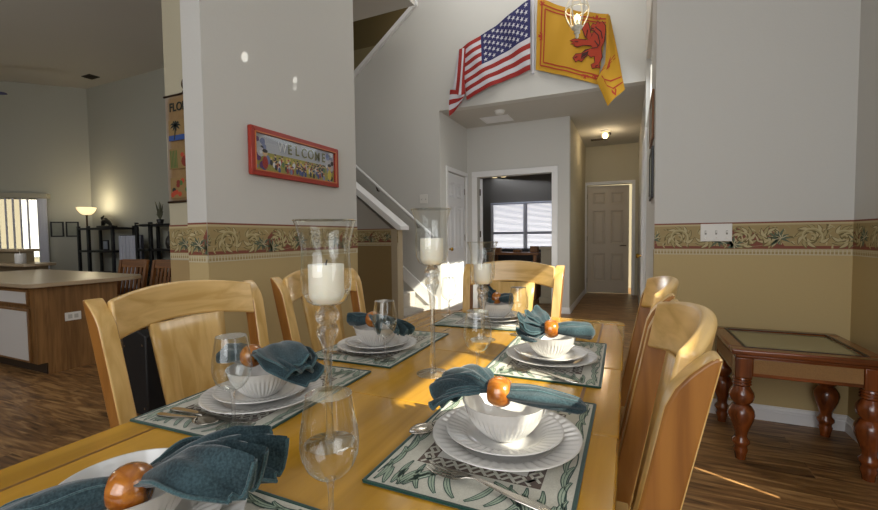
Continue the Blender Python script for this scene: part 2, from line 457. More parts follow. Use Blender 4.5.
# stairs
mb = MB()
for i in range(11):
    x = -2.42 - .26*i
    mb.box(x-.29, x, 4.375, 5.135, .0, .185*(i+1))
struct(mb.build('stair_flight', 'carpet', bevel=.015, smooth=40))
mb = MB(); mb.prism([(-2.36, .10), (-2.36, .29), (-4.9, 2.4), (-4.9, 2.2)], fy, 5.12, 5.14)
struct(mb.build('trim_6', 'trim', smooth=0))

# baseboards
def baseboard(name, x0, y0, x1, y1, nx, ny, h=.09, t=.014):
    L = math.hypot(x1-x0, y1-y0); ux, uy = (x1-x0)/L, (y1-y0)/L
    prof = [(0, 0), (t, 0), (t, h*.62), (t*.75, h*.68), (t*.75, h*.78), (t*.4, h*.9), (t*.35, h), (0, h)]
    mb = MB()
    vs = []
    for s_ in (0, L):
        for (d, z) in prof: vs.append((x0+ux*s_+nx*d, y0+uy*s_+ny*d, z))
    n = len(prof)
    mb.add(vs, [tuple(range(n)), tuple(reversed(range(n, 2*n)))] + [(i, i+n, (i+1)%n+n, (i+1)%n) for i in range(n)])
    return struct(mb.build(name, 'trim', smooth=0))
baseboard('baseboard_right_back', .15, 3.06, XR, 3.06, 0, -1)
baseboard('baseboard_right', XR, -3.3, XR, 3.06, -1, 0)
baseboard('baseboard_left', -1.88, 1.41, -1.88, 2.655, 1, 0)
baseboard('baseboard_hall', -.765, 6.17, -.765, 8.5, 1, 0)
baseboard('baseboard_foyer', -.93, 6.17, -.765, 6.17, 0, -1)
baseboard('baseboard_great', -9.4, 4.66, -5, 4.66, 0, -1)

# ------------------------------------------------------------------ wallpaper border
def border(name, P, U, Nn, L, z0=.99, h=.197, ph=0.0):
    """strip from P along unit U for length L; Nn = outward normal"""
    rnd = random.Random(11)
    def f(u, v, d): return (P[0]+U[0]*u+Nn[0]*d, P[1]+U[1]*u+Nn[1]*d, z0+v*h)
    mb = MB(); e = .0015; st = .0004
    def q(u0, u1, v0, v1, d, m): mb.poly([(u0, v0), (u1, v0), (u1, v1), (u0, v1)], f, d, m)
    q(0, L, 0, 1, e, 0)
    q(0, L, .955, 1, e+st, 1); q(0, L, .90, .955, e+st, 2)
    q(0, L, .19, .27, e+st, 1); q(0, L, 0, .17, e+st, 5)
    u = .012
    while u < L-.01:
        q(u-.008, min(u+.004, L), .03, .10, e+2*st, 0)
        q(u-.008, min(u+.004, L), .11, .15, e+2*st, 2); u += .018
    def ins(pts): return all(0 <= p[0] <= L and .2 <= p[1] <= .90 for p in pts)
    def leaf(u, v, ang, ln, w, m, d, bend=.3):
        pts = []; n = 6
        top, bot = [], []
        for i in range(n+1):
            t = i/n; a = ang+bend*t
            x = ln*t; y = bend*ln*t*t*.5
            ww = w*math.sin(PI*min(1, t*.9+.08))**.8*(1-t*.35)
            top.append((x, y+ww/2)); bot.append((x, y-ww/2))
        pp = top+bot[::-1]; ca, sa = math.cos(ang), math.sin(ang)
        pts = [(u+(x*ca-y*sa), v+(x*sa+y*ca)/h) for x, y in pp]
        pts = [(min(max(a, 0), L), min(max(b, .2), .9)) for a, b in pts]
        if min(p[0] for p in pts) < L-.005 and max(p[0] for p in pts) > .005: mb.poly(pts, f, d, m)
    def spiral(u, v, r, a0, turns, w, m, d, sg=1):
        pts = []; ws = []; n = int(16*turns)
        for i in range(n+1):
            t = i/n; rad = r*(1-t*.8); a = a0+sg*t*turns*2*PI
            pts.append((u+rad*math.cos(a), v+rad*math.sin(a)/h)); ws.append(w*(1-.5*t))
        vs = []; 
        for i in range(n+1):
            A = pts[max(i-1,0)]; B = pts[min(i+1,n)]
            tx, ty = B[0]-A[0], (B[1]-A[1])*h; l = math.hypot(tx, ty) or 1
            nx, ny = -ty/l*ws[i]/2, tx/l*ws[i]/2
            for sx in (1, -1):
                uu = min(max(pts[i][0]+nx*sx, 0), L); vv = min(max(pts[i][1]+ny*sx/h, .2), .9)
                vs.append(f(uu, vv, d))
        if pts[0][0] > r and pts[0][0] < L: mb.add(vs, [(2*i, 2*i+1, 2*i+3, 2*i+2) for i in range(n)], m)
    per = .66; k = -1
    while k*per+ph < L+per:
        b = k*per+ph; k += 1
        # red field
        red = [(b+.33, .24), (b+.37, .60), (b+.42, .84), (b+.47, .70), (b+.53, .66), (b+.58, .84), (b+.62, .56), (b+.66, .24)]
        for shift in (0,):
            rd = [(min(max(x+shift, 0), L), y) for x, y in red]
            if rd[-1][0]-rd[0][0] > .02: mb.poly(rd, f, e+st*1.1, 1)
        # background foliage in tan and olive
        for j in range(60):
            uu = b+rnd.uniform(0, per); vv = rnd.uniform(.27, .82); a_ = rnd.uniform(0, 6.28); l_ = rnd.uniform(.025, .05)
            leaf(uu, vv, a_, l_, .013, 3 if j % 2 else 0, e+1.5*st+j*4e-6, rnd.uniform(-1, 1)); leaf(uu+.002, vv+.012, a_, l_*.9, .008, (6, 2, 6)[j % 3], e+1.5*st+j*4e-6+2e-6, rnd.uniform(-1, 1))
        # acanthus scrolls
        for (cu, cv, r, sg, aa) in ((.115, .54, .056, 1, -.6), (.265, .50, .042, -1, 2.5), (.455, .52, .048, 1, 3.6), (.585, .56, .040, -1, .5)):
            spiral(b+cu+.003, cv-.025, r, aa, 1.35, .024, 3, e+2*st, sg)
            spiral(b+cu, cv, r, aa, 1.35, .017, 6, e+3*st, sg)
            spiral(b+cu-.001, cv+.02, r, aa, 1.35, .006, 2, e+3.3*st, sg)
            for j in range(9):
                a = aa+sg*j*.62; rj = r*(1-.05*j)
                leaf(b+cu+rj*math.cos(a), cv+rj*math.sin(a)/h, a+sg*.8, .046, .026, 3, e+2*st+.0001, .9*sg)
                leaf(b+cu+rj*math.cos(a), cv+rj*math.sin(a)/h, a+sg*.8, .040, .019, 6 if j % 2 else 2, e+3*st+.0001, .9*sg)
                leaf(b+cu+rj*.55*math.cos(a), cv+rj*.55*math.sin(a)/h, a+sg*1.4, .026, .009, 2 if j % 2 else 3, e+3*st+.0002, .8*sg)
        # green leaf sprays
        for (cu, cv, base) in ((.33, .42, 1.2), (.63, .5, 2.2), (.40, .32, .2)):
            for j in range(11):
                a = base+(j-5)*.5+rnd.uniform(-.15, .15); ln = rnd.uniform(.03, .06)
                leaf(b+cu, cv, a, ln*1.15, .014, 4, e+4*st, rnd.uniform(-.5, .5))
            for j in range(6):
                a = base+(j-2.5)*.7; leaf(b+cu+.01, cv, a, .035, .005, 2 if j % 2 else 5, e+5*st)
        # cream fronds over red
        for j in range(9):
            leaf(b+.40+.026*j, .28+.06*(j % 3), 1.9-.25*(j % 4), .045, .010, 2 if j % 3 else 3, e+4*st, .7)
        # running stem
        pts = [(min(max(b+per*i/20, 0), L), .33+.09*math.sin(i/20*2*PI+.6)) for i in range(21)]
        if pts[-1][0] > pts[0][0]: mb.ribbon(pts, .006, lambda a, bb, d: f(a, min(max(bb, .2), .9), d), e+2*st, 2)
    s_norm[name] = False
    o = mb.build(name, ['bd_base', 'bd_red', 'bd_cream', 'bd_olive', 'bd_leaf', 'bd_light', 'bd_mid'], smooth=0)
    return struct(o)
border('trim_7', (.15, 3.06), (1, 0), (0, -1), .98, ph=.02)
border('trim_8', (XR, 3.06), (0, -1), (-1, 0), .9, ph=.15)
border('trim_9', (-1.88, 1.41), (0, 1), (1, 0), 1.245, z0=1.004, ph=.0)
border('trim_10', (-2.02, 1.41), (1, 0), (0, -1), .14, z0=1.004, ph=-.26)
border('trim_11', (-2.45, 1.597), (1, 0), (0, -1), .43, z0=1.006, ph=-.2)
border('trim_12', (-3.3, 4.25), (1, 0), (0, -1), .86, z0=1.022, ph=.1)

# ------------------------------------------------------------------ doors, casings, windows
def six_panel(mb, f, W, H, t=.035):
    """door leaf in local (a across, b up); six sunken panels with sloped sides and a raised field"""
    mg = W*.13; cw = (W-3*mg)/2; e = .016
    rows = [(H*.11, H*.37), (H*.46, H*.77), (H*.83, H*.935)]
    mb.prism([(0, 0), (W, 0), (W, H), (0, H)], f, 0, t)
    zs = [0] + [z for r in rows for z in r] + [H]
    for x in (0, mg+cw, 2*mg+2*cw): mb.prism([(x, 0), (x+mg, 0), (x+mg, H), (x, H)], f, -e, 0)
    for c in range(2):
        x0 = mg+c*(cw+mg); x1 = x0+cw
        for k in range(0, 8, 2): mb.prism([(x0, zs[k]), (x1, zs[k]), (x1, zs[k+1]), (x0, zs[k+1])], f, -e, 0)
        for (z0, z1) in rows:
            def ring(i0, d0, i1, d1):
                A = [(x0+i0, z0+i0), (x1-i0, z0+i0), (x1-i0, z1-i0), (x0+i0, z1-i0)]; B = [(x0+i1, z0+i1), (x1-i1, z0+i1), (x1-i1, z1-i1), (x0+i1, z1-i1)]
                mb.add([f(a, b, d0) for a, b in A]+[f(a, b, d1) for a, b in B], [(k, (k+1) % 4, (k+1) % 4+4, k+4) for k in range(4)])
            ring(0, -e, .022, -.001); ring(.030, -.001, .055, -.011)
            mb.poly([(x0+.055, z0+.055), (x1-.055, z0+.055), (x1-.055, z1-.055), (x0+.055, z1-.055)], f, -.011)
def casing(name, f, W, H, w=.06, d=.018, mat='trim'):
    mb = MB()
    mb.prism([(-w, 0), (0, 0), (0, H), (-w, H)], f, -d, 0).prism([(W, 0), (W+w, 0), (W+w, H), (W, H)], f, -d, 0)
    mb.prism([(-w, H), (W+w, H), (W+w, H+w), (-w, H+w)], f, -d-.002, 0)
    return struct(mb.build(name, mat, smooth=0, bevel=.004))
def knob(parent, pos, nrm, mat='brass'):
    v = Vector(nrm); rot = v.to_track_quat('Z', 'Y').to_matrix()
    mb = MB().lathe([(.030, 0), (.030, .004), (.012, .008), (.010, .03), (.022, .038), (.028, .052), (.022, .066), (0, .07)], 20, pos, mat=rot)
    return mb.build('knob', mat, parent, off=(0, 0, 0))
# closet door (faces +X)
fcl = lambda a, b, d: (-2.33-d+.0, 5.41+a, b+.01)
mb = MB(); six_panel(mb, fcl, .68, 2.01); dcl = struct(mb.build('door_1', 'door', smooth=0))
knob(dcl, (-2.325, 5.475, .94), (1, 0, 0))
for z in (.25, 1.1, 1.8):
    MB().box(-2.328, -2.310, 6.083, 6.097, z-.045, z+.045).build('hinge', 'bronze', dcl, smooth=0)
casing('trim_13', lambda a, b, d: (-2.30-d, 5.40+a, b), .70, 2.03)
# room opening
casing('trim_14', lambda a, b, d: (-2.13+a, 6.17+d, b), 1.12, 2.02, w=.085)
# room door swung open against the far side (thin edge view at the left of the opening)
mb = MB(); six_panel(mb, lambda a, b, d: (-2.125-a*.33+d*.944, 6.30+a*.944+d*.33, b+.01), .55, 2.0); drm = struct(mb.build('door_2', 'door', smooth=0))
for z in (.3, 1.15, 1.8):
    MB().box(-2.128, -2.118, 6.265, 6.30, z-.05, z+.05).build('hinge', 'bronze', drm, smooth=0)
for i, z in enumerate((.35, 1.2)):
    pass
# hall end door, slightly ajar, hinged at the left
th = math.radians(9)
fh = lambda a, b, d: (-.73+a*math.cos(th)-d*math.sin(th), 8.56+a*math.sin(th)+d*math.cos(th), b+.012)
mb = MB(); six_panel(mb, fh, .735, 2.035); dh = struct(mb.build('door_3', 'door_dim', smooth=0))
p = fh(.68, .90, 0)
mbk = MB().lathe([(.028, 0), (.028, .006), (.01, .01), (.01, .04), (0, .042)], 18, p, mat=Vector((math.sin(th), -math.cos(th), 0)).to_track_quat('Z', 'Y').to_matrix())
mbk.tube([(p[0], p[1]-.04, p[2]), (p[0]-.05, p[1]-.045, p[2]+.002), (p[0]-.10, p[1]-.04, p[2]-.004)], [.009, .009, .007])
mbk.build('lever_handle', 'bronze', dh)
for z in (.25, 1.05, 1.85):
    q_ = fh(-.006, z, -.004); MB().box(q_[0]-.006, q_[0]+.006, q_[1]-.006, q_[1]+.006, z-.045, z+.045).build('hinge', 'bronze', dh, smooth=0)
casing('trim_15', lambda a, b, d: (-.735+a, 8.50+d, b), .78, 2.06, w=.055, mat='trim')
# entry door on the right hall wall, seen almost edge on
fe = lambda a, b, d: (.146+d, 5.50-a, b+.01)
mb = MB(); six_panel(mb, fe, .92, 2.05); den = struct(mb.build('door_4', 'door', smooth=0))
knob(den, (.143, 5.42, .87), (-1, 0, 0))
casing('trim_16', lambda a, b, d: (.15+d, 5.505-a, b), .93, 2.07, w=.07)
# transom window over the entry door
def window_frame(name, f, W, H, bars=(), w=.05, t=.06, mat='trim', pane=True):
    mb = MB()
    mb.prism([(0, 0), (W, 0), (W, w), (0, w)], f, 0, t).prism([(0, H-w), (W, H-w), (W, H), (0, H)], f, 0, t)
    mb.prism([(0, w), (w, w), (w, H-w), (0, H-w)], f, 0, t).prism([(W-w, w), (W, w), (W, H-w), (W-w, H-w)], f, 0, t)
    for (x0, x1, z0, z1) in bars: mb.prism([(x0, z0), (x1, z0), (x1, z1), (x0, z1)], f, .005, t-.005)
    o = struct(mb.build(name, mat, smooth=0))
    if pane: MB().prism([(w, w), (W-w, w), (W-w, H-w), (w, H-w)], f, t*.45, t*.45+.004).build('pane', 'pane', o, smooth=0)
    return o
window_frame('window_1', lambda a, b, d: (.19+d, 4.98-a, 2.22+b), 1.32, .73, [(.64, .68, .05, .68)], w=.03)
# room end window (double hung pair) with blinds
window_frame('window_2', lambda a, b, d: (-2.86+a, 9.2+d, .5+b), 1.56, 1.36, [(.74, .82, .05, 1.31), (.05, .74, .66, .71), (.82, 1.51, .66, .71)])
# great room sliding window
window_frame('window_3', lambda a, b, d: fd(a0+a, b+.02, d+.03), a1-a0, 1.93, [(.98, 1.06, .05, 1.88)], w=.06)
# dining windows (out of frame, openings shaped to aim the sun)
window_frame('window_4', lambda a, b, d: (XR+.03+d, .06+a, 1.86+b), 1.02, .38, [(.495, .525, .03, .35)], w=.025)
window_frame('window_5', lambda a, b, d: (XR+.03+d, 1.22+a, 1.90+b), .38, .46, w=.02)

# blinds
bl = thing('window_blind', 'white horizontal slat blind covering the window of the far room', 'window blind', (-2.08, 9.15, 1.84), world=True)
MB().box(-2.83, -1.33, 9.13, 9.18, 1.81, 1.85).build('headrail', 'blind', bl, bevel=.004)
mb = MB()
for i in range(48):
    z = .54+i*.0265
    for xa, xb in ((-2.81, -2.10), (-2.06, -1.35)):
        mb.add([(xa, 9.175, z-.004), (xb, 9.175, z-.004), (xb, 9.150, z+.011), (xa, 9.150, z+.011)], [(0, 1, 2, 3)])
mb.build('slats', 'blind', bl, smooth=0)
vb = thing('vertical_blind', 'white vertical vane blind hanging at the great room sliding window', 'window blind', fd(1.3, 1.9, -.1), world=True)
mb = MB(); mb.prism([(.62, 1.90), (2.9, 1.90), (2.9, 1.99), (.62, 1.99)], fd, -.13, -.005); mb.build('valance', 'blindgrey', vb, bevel=.006)
for i in range(20):
    a = .66+.022*i if i < 6 else .82+.105*(i-5)
    mb = MB()
    mb.prism([(a, .04), (a+(.03 if i < 6 else .022), .04), (a+(.03 if i < 6 else .022), 1.9), (a, 1.9)], fd, -.075+.004*(i % 2), -.05)
    mb.build('vane', 'blind', vb, smooth=0)

# outdoors beyond the windows
sbox('ground_outside', -40, -9, -10, 30, -.3, -.12, M['lawn'])
def hs(f, name, label, W, H, wins, mat, D=.3, gable=0):
    h = thing(name, label, 'house', f(W/2, 0, 0), world=True)
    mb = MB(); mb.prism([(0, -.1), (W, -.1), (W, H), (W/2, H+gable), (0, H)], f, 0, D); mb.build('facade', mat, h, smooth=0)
    for (x, z, w, hh) in wins:
        fr = MB().prism([(x-.06, z-.06), (x+w+.06, z-.06), (x+w+.06, z+hh+.06), (x-.06, z+hh+.06)], f, -.04, 0).build('window', 'trim', h, smooth=0)
        mb = MB()
        for k in range(2): mb.prism([(x, z+k*(hh/2+.02)), (x+w, z+k*(hh/2+.02)), (x+w, z+k*(hh/2+.02)+hh/2-.02), (x, z+k*(hh/2+.02)+hh/2-.02)], f, -.05, -.04)
        mb.build('pane', 'house_glass', fr, smooth=0)
    mb = MB(); mb.prism([(-.4, H-.05), (W+.4, H-.05), (W/2, H+gable+.35)], f, -.3, D); mb.build('roof', plain('roof_'+name, '#8a8078', .9), h, smooth=0)
    return h
hs(lambda a, b, d: (-9+a, 13+d, b), 'neighbor_house', 'white sided house seen through the far room window', 9, 4, [(7.05, 1.35, .8, .8), (2, 1, .9, 1.2)], 'house')  # glowing facade set outside to brighten the blinds
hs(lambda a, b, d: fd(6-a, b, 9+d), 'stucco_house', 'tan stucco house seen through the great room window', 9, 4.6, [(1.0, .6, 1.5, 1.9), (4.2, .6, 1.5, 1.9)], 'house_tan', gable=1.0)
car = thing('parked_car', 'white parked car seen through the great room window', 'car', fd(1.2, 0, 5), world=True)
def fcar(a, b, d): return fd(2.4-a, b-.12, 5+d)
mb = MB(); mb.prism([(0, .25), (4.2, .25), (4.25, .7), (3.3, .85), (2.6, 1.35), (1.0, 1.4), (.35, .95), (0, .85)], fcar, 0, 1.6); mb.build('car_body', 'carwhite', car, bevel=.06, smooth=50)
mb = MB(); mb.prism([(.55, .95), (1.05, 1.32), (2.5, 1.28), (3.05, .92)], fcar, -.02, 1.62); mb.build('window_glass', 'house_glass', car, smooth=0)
for a in (.8, 3.4):
    c_ = fcar(a, .32, -.02); mb = MB(); mb.lathe([(.31, -.1), (.33, -.05), (.33, .05), (.2, .1), (0, .1)], 24, c_, mat=Vector((Q, -Q, 0)).to_track_quat('Z', 'Y').to_matrix()); mb.build('wheel', 'black', car)
def shrub(pos, r, label):
    rnd = random.Random(int(pos[0]*100)); mb = MB()
    for i in range(160):
        a, e = rnd.uniform(0, 2*PI), rnd.uniform(-.2, 1.4); rad = r*rnd.uniform(.7, 1.05)
        p = Vector((pos[0]+rad*math.cos(a)*math.cos(e), pos[1]+rad*math.sin(a)*math.cos(e), pos[2]+r*.5+rad*math.sin(e)*.8))
        u = Vector((rnd.uniform(-1, 1), rnd.uniform(-1, 1), rnd.uniform(-.3, 1))).normalized(); w = u.orthogonal().normalized()
        s_ = .16*r/.6
        mb.add([p-w*s_*.4, p+u*s_, p+w*s_*.4, p-u*s_*.6], [(0, 1, 2, 3)])
    mb.lathe([(r*.3, 0), (r*.8, r*.25), (r*.85, r*.7), (r*.5, r*1.15), (0, r*1.25)], 12, pos)
    return tag(mb.build('shrub', 'leafy', smooth=0), label, 'shrub', 'shrubs outside the great room window')
shrub(fd(2.0, -.1, 7.6), .6, 'green shrub against the tan house, beside the white car'); shrub(fd(3.4, -.1, 7.8), .7, 'green shrub at the tan house wall under its window')

# ------------------------------------------------------------------ dining table
TZ = .735
tb = thing('dining_table', 'long maple dining table with light inlaid border set for six', 'dining table', (-.49, 1.0, 0), world=True)
X0, X1, Y0, Y1 = -.966, -.014, .0, 2.015
tt = TZ-.032
g_ = .0012
b_ = .085
for (ya, yb) in ((Y0+b_, .852), (.852, 1.289), (1.289, Y1-b_)):
    MB().box(X0+b_+g_, X1-b_-g_, ya+g_, yb-g_, tt, TZ).build('tabletop', 'table_y', tb, bevel=.0015, smooth=30)
rc = .05
def rcorner(cx, cy, sx, sy): return [(cx+sx*rc*math.cos(t), cy+sy*rc*math.sin(t)) for t in [i*PI/12 for i in range(7)]]
fz = lambda a, b, d: (a, b, d)
for (ya, yb) in ((Y0+b_, .852), (.852, 1.289), (1.289, Y1-b_)):
    for (xa, xb) in ((X0, X0+b_), (X1-b_, X1)):
        MB().box(xa, xb, ya+g_, yb-g_, tt, TZ).build('edge_board', 'table_y', tb, bevel=.004, smooth=30)
for ys, yi in ((Y1, -1), (Y0, 1)):
    pr = rcorner(X1-rc, ys+yi*rc, 1, -yi) ; pl = rcorner(X0+rc, ys+yi*rc, -1, -yi)
    poly = [(X1, ys+yi*b_)] + pr + pl[::-1] + [(X0, ys+yi*b_)]
    MB().prism(poly, fz, tt, TZ).build('end_board', 'table_x', tb, bevel=.004, smooth=30)
mb = MB()
for xx in (X0+b_, X1-b_): mb.box(xx-.004, xx+.004, Y0+b_, Y1-b_, TZ-.004, TZ+.0002)
for yy in (Y0+b_, Y1-b_): mb.box(X0+b_, X1-b_, yy-.004, yy+.004, TZ-.004, TZ+.0002)
mb.build('inlay_line', 'inlay', tb, smooth=0)
mb = MB(); i_ = .09
for (a, b, c, d) in ((X0+i_, X1-i_, Y0+i_, Y0+i_+.022), (X0+i_, X1-i_, Y1-i_-.022, Y1-i_), (X0+i_, X0+i_+.022, Y0+i_+.022, Y1-i_-.022), (X1-i_-.022, X1-i_, Y0+i_+.022, Y1-i_-.022)):
    mb.box(a, b, c, d, tt-.09, tt)
mb.build('apron', 'table_x', tb, bevel=.002)
for x in (X0+.10, X1-.10):
    for y in (Y0+.10, Y1-.10):
        mb = MB(); w0, w1 = .04, .026
        mb.hexa([(x-w1, y-w1, 0), (x+w1, y-w1, 0), (x+w1, y+w1, 0), (x-w1, y+w1, 0), (x-w0, y-w0, tt), (x+w0, y-w0, tt), (x+w0, y+w0, tt), (x-w0, y+w0, tt)])
        mb.build('leg', 'table_z', tb, bevel=.004)

# ------------------------------------------------------------------ dining chairs
def slant(z):  # y of the front face of the back at height z
    if z >= .45: return (.95-z)*.20
    return .10 - (.45-z)*.22
def make_chair(label):
    t = thing('dining_chair', label, 'chair', group='maple dining chairs around the table')
    W = .268   # half outer width at top
    for s in (-1, 1):
        mb = MB(); zs = [0, .15, .3, .45, .6, .75, .86, .895, .92, .94, .955, .966]
        vs = []
        for z in zs:
            y = slant(z); yb = y-.050; cut = 0 if z < .89 else 7.0*(z-.89)**2
            xo = s*(.220+.048*z/.95); xi = xo-s*.045
            vs += [(xo, y-cut, z), (xi, y-cut, z), (xi, yb, z), (xo, yb, z)]
        fs = [(0, 1, 2, 3), tuple(len(vs)-4+i for i in (3, 2, 1, 0))]
        for i in range(len(zs)-1):
            for j in (0, 2): fs.append((i*4+j, i*4+(j+1) % 4, i*4+4+(j+1) % 4, i*4+4+j))
        mb.add(vs, fs)
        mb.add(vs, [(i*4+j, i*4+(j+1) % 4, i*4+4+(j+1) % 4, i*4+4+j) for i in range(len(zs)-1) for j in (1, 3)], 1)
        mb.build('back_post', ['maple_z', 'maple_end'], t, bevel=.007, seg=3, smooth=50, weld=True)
    # curved top rail
    mb = MB(); n = 20; vs = []; x_in = .22
    for i in range(n+1):
        s = -1+2*i/n; x = s*.226; k = 1-s*s
        zt = .963+.026*k; zb = .852+.026*k
        yo = -.050*k - .012
        for (z, d) in ((zt, 0), (zb, 0), (zb, -.026), (zt-.006, -.026)):
            vs.append((x, slant(z)+yo+d+.010, z))
    fs = [(0, 1, 2, 3), tuple(n*4+j for j in (3, 2, 1, 0))]
    for i in range(n):
        for j in range(4): fs.append((i*4+j, i*4+(j+1) % 4, i*4+4+(j+1) % 4, i*4+4+j))
    mb.add(vs, fs); mb.build('top_rail', 'maple_x', t, bevel=.008, seg=3, smooth=50)
    # wide splat
    mb = MB(); vs = []; zs = [.47, .6, .7, .8, .875]; n = 8
    for z in zs:
        hw = .092+.028*(z-.47)/.4
        for i in range(n+1):
            s = -1+2*i/n; x = s*hw; k = 1-(x/.225)**2
            vs.append((x, slant(z)-.040*k-.012, z))
    fs = []
    for a in range(len(zs)-1):
        for i in range(n): q = a*(n+1)+i; fs.append((q, q+1, q+n+2, q+n+1))
    mb.add(vs, fs); mb.build('splat', 'maple_z', t, solid=.014, smooth=50)
    mb = MB(); mb.box(-.165, .165, slant(.47)-.045, slant(.47)-.015, .455, .50); mb.build('lower_rail', 'maple_x', t, bevel=.004)
    poly = [(-.225, .04), (.225, .04), (.222, .43), (.19, .46), (-.19, .46), (-.222, .43)]
    mb = MB(); mb.prism(poly, fz, .425, .46); mb.build('seat', 'maple_y', t, bevel=.01, seg=3)
    mb = MB(); mb.box(-.18, .18, .40, .42, .36, .425).box(-.2, -.18, .06, .40, .36, .425).box(.18, .2, .06, .40, .36, .425); mb.build('seat_rail', 'maple_x', t, smooth=0)
    for s in (-1, 1):
        x, y = s*.19, .425
        mb = MB(); mb.hexa([(x-.015, y-.015, 0), (x+.015, y-.015, 0), (x+.015, y+.015, 0), (x-.015, y+.015, 0), (x-.021, y-.021, .425), (x+.021, y-.021, .425), (x+.021, y+.021, .425), (x-.021, y+.021, .425)])
        mb.build('leg', 'maple_z', t, bevel=.003)
    return t
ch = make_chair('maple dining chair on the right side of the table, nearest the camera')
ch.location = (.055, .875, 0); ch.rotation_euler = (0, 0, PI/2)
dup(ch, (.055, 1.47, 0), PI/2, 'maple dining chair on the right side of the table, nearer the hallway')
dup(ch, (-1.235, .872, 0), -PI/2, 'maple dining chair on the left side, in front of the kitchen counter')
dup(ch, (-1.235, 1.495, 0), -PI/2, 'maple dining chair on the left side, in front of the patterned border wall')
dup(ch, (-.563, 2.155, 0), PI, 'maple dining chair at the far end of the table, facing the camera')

# ------------------------------------------------------------------ placemats
def make_mat(label, L=.455, Wd=.31):
    t = thing('placemat', label, 'placemat', group='leaf patterned placemats on the table')
    rnd = random.Random(3)
    mb = MB(); hl, hw = L/2, Wd/2
    mb.box(-hl, hl, -hw, hw, 0, .003, 0)
    f = fz; z = .0032; st = .00015
    # centre panel and woven brown lattice
    a, b = .118, .078
    mb.poly([(-a-.026, -b-.026), (a+.026, -b-.026), (a+.026, b+.026), (-a-.026, b+.026)], f, z, 3)
    mb.poly([(-a, -b), (a, -b), (a, b), (-a, b)], f, z+st, 1)
    def dash(x, y, ang):
        c, s = math.cos(ang), math.sin(ang); l, w = .0075, .0026
        mb.poly([(x+c*u-s*v, y+s*u+c*v) for u, v in ((-l, -w), (l, -w), (l, w), (-l, w))], f, z+2*st, 0)
    for i in range(24):
        x = -a-.010+i*(2*a+.02)/23
        for sy in (-1, 1):
            dash(x, sy*(b+.0085), .7 if i % 2 else -.7); dash(x+.005, sy*(b+.018), -.7 if i % 2 else .7)
    for i in range(16):
        y = -b-.01+i*(2*b+.02)/15
        for sx in (-1, 1):
            dash(sx*(a+.0085), y, .7 if i % 2 else -.7); dash(sx*(a+.018), y+.005, -.7 if i % 2 else .7)
    # medallion arcs in the centre
    for (cx, cy, r, t0, t1) in ((-.118, 0, .07, -1.1, 1.1), (.118, 0, .07, PI-1.1, PI+1.1), (0, -.12, .09, .6, PI-.6), (0, .12, .09, PI+.6, 2*PI-.6)):
        mb.ribbon([(cx+r*math.cos(t0+(t1-t0)*i/14), cy+r*math.sin(t0+(t1-t0)*i/14)) for i in range(15)], .004, f, z+2*st, 3)
    # palm fronds round the edge
    def clampp(p): return (max(-hl+.006, min(hl-.006, p[0])), max(-hw+.006, min(hw-.006, p[1])))
    def free(p): return abs(p[0]) > a+.028 or abs(p[1]) > b+.028
    def blade(x, y, ang, ln, cv, w):
        c_ = []
        for i in range(11):
            u = i/10; q = (x+ln*u*math.cos(ang+cv*u*.5), y+ln*u*math.sin(ang+cv*u*.5))
            if not free(q) or abs(q[0]) > hl-.004 or abs(q[1]) > hw-.004: break
            c_.append(q)
        n = len(c_)
        if n < 5: return
        wd = [w*math.sin(PI*(.06+.92*i/(n-1))) for i in range(n)]
        mb.ribbon(c_, [k+.0034 for k in wd], f, z+4*st, 4)
        mb.ribbon(c_, wd, f, z+5*st, 2)
        mb.ribbon(c_, [.0010]*n, f, z+6*st, 4)
    for sx in (-1, 1):
        for sy in (-1, 1):
            # fronds fanning from each corner and from the middle of the long sides
            for k in range(5):
                blade(sx*(a+.034+.006*k), sy*(.035+.024*k), (0 if sx > 0 else PI)+sx*sy*(1.15-.30*k), .095, sx*sy*(-.9+.1*k), .0095)
            for k in range(5):
                blade(sx*(.012+.048*k), sy*(hw-.010), (PI if sx < 0 else 0)-sx*sy*(.62-.06*k), .078, sx*sy*1.0, .0080)
            mb.ribbon([clampp((sx*(.0+.2*i/8), sy*(hw-.012+.004*math.sin(i)))) for i in range(9)], .0022, f, z+3*st, 4)
            for k in range(4):
                blade(sx*(hl-.012), sy*(.008+.030*k), (PI if sx > 0 else 0)+sx*sy*(-.9+.1*k), .07, sx*sy*.9, .0080)
    s_norm['mat_cloth'] = False
    mb.build('mat_cloth', ['mat_cream', 'mat_white', 'mat_green', 'mat_brown', 'mat_dark'], t, smooth=0)
    mb = MB(); loop = [(-hl, -hw), (hl, -hw), (hl, hw), (-hl, hw), (-hl, -hw)]
    for i in range(4):
        p, q = loop[i], loop[i+1]; mb.tube([(p[0], p[1], .002), (q[0], q[1], .002)], .0036, 8, flat=.75)
    mb.build('binding', 'mat_dark', t)
    return t
SET = {   # setting: centre x,y of plates, angle of placemat, placemat centre, wording
 'NR': ((-.205, .745), PI/2, (-.222, .765), 'before the nearer right-hand chair'),
 'FR': ((-.215, 1.30), PI/2, (-.222, 1.335), 'before the farther right-hand chair'),
 'ML': ((-.79, .725), PI/2, (-.815, .762), 'before the nearer left-hand chair'),
 'FL': ((-.785, 1.215), PI/2, (-.795, 1.272), 'before the farther left-hand chair'),
 'HD': ((-.545, 1.835), 0, (-.555, 1.80), 'at the far end of the table'),
 'NL': ((-.575, .31), 0, (-.575, .295), 'at the near end of the table'),
}
m0 = make_mat('leaf patterned placemat with green binding ' + SET['NR'][3])
tilt = {'NR': .0, 'FR': .015, 'ML': .04, 'FL': .02, 'HD': .05, 'NL': 0}
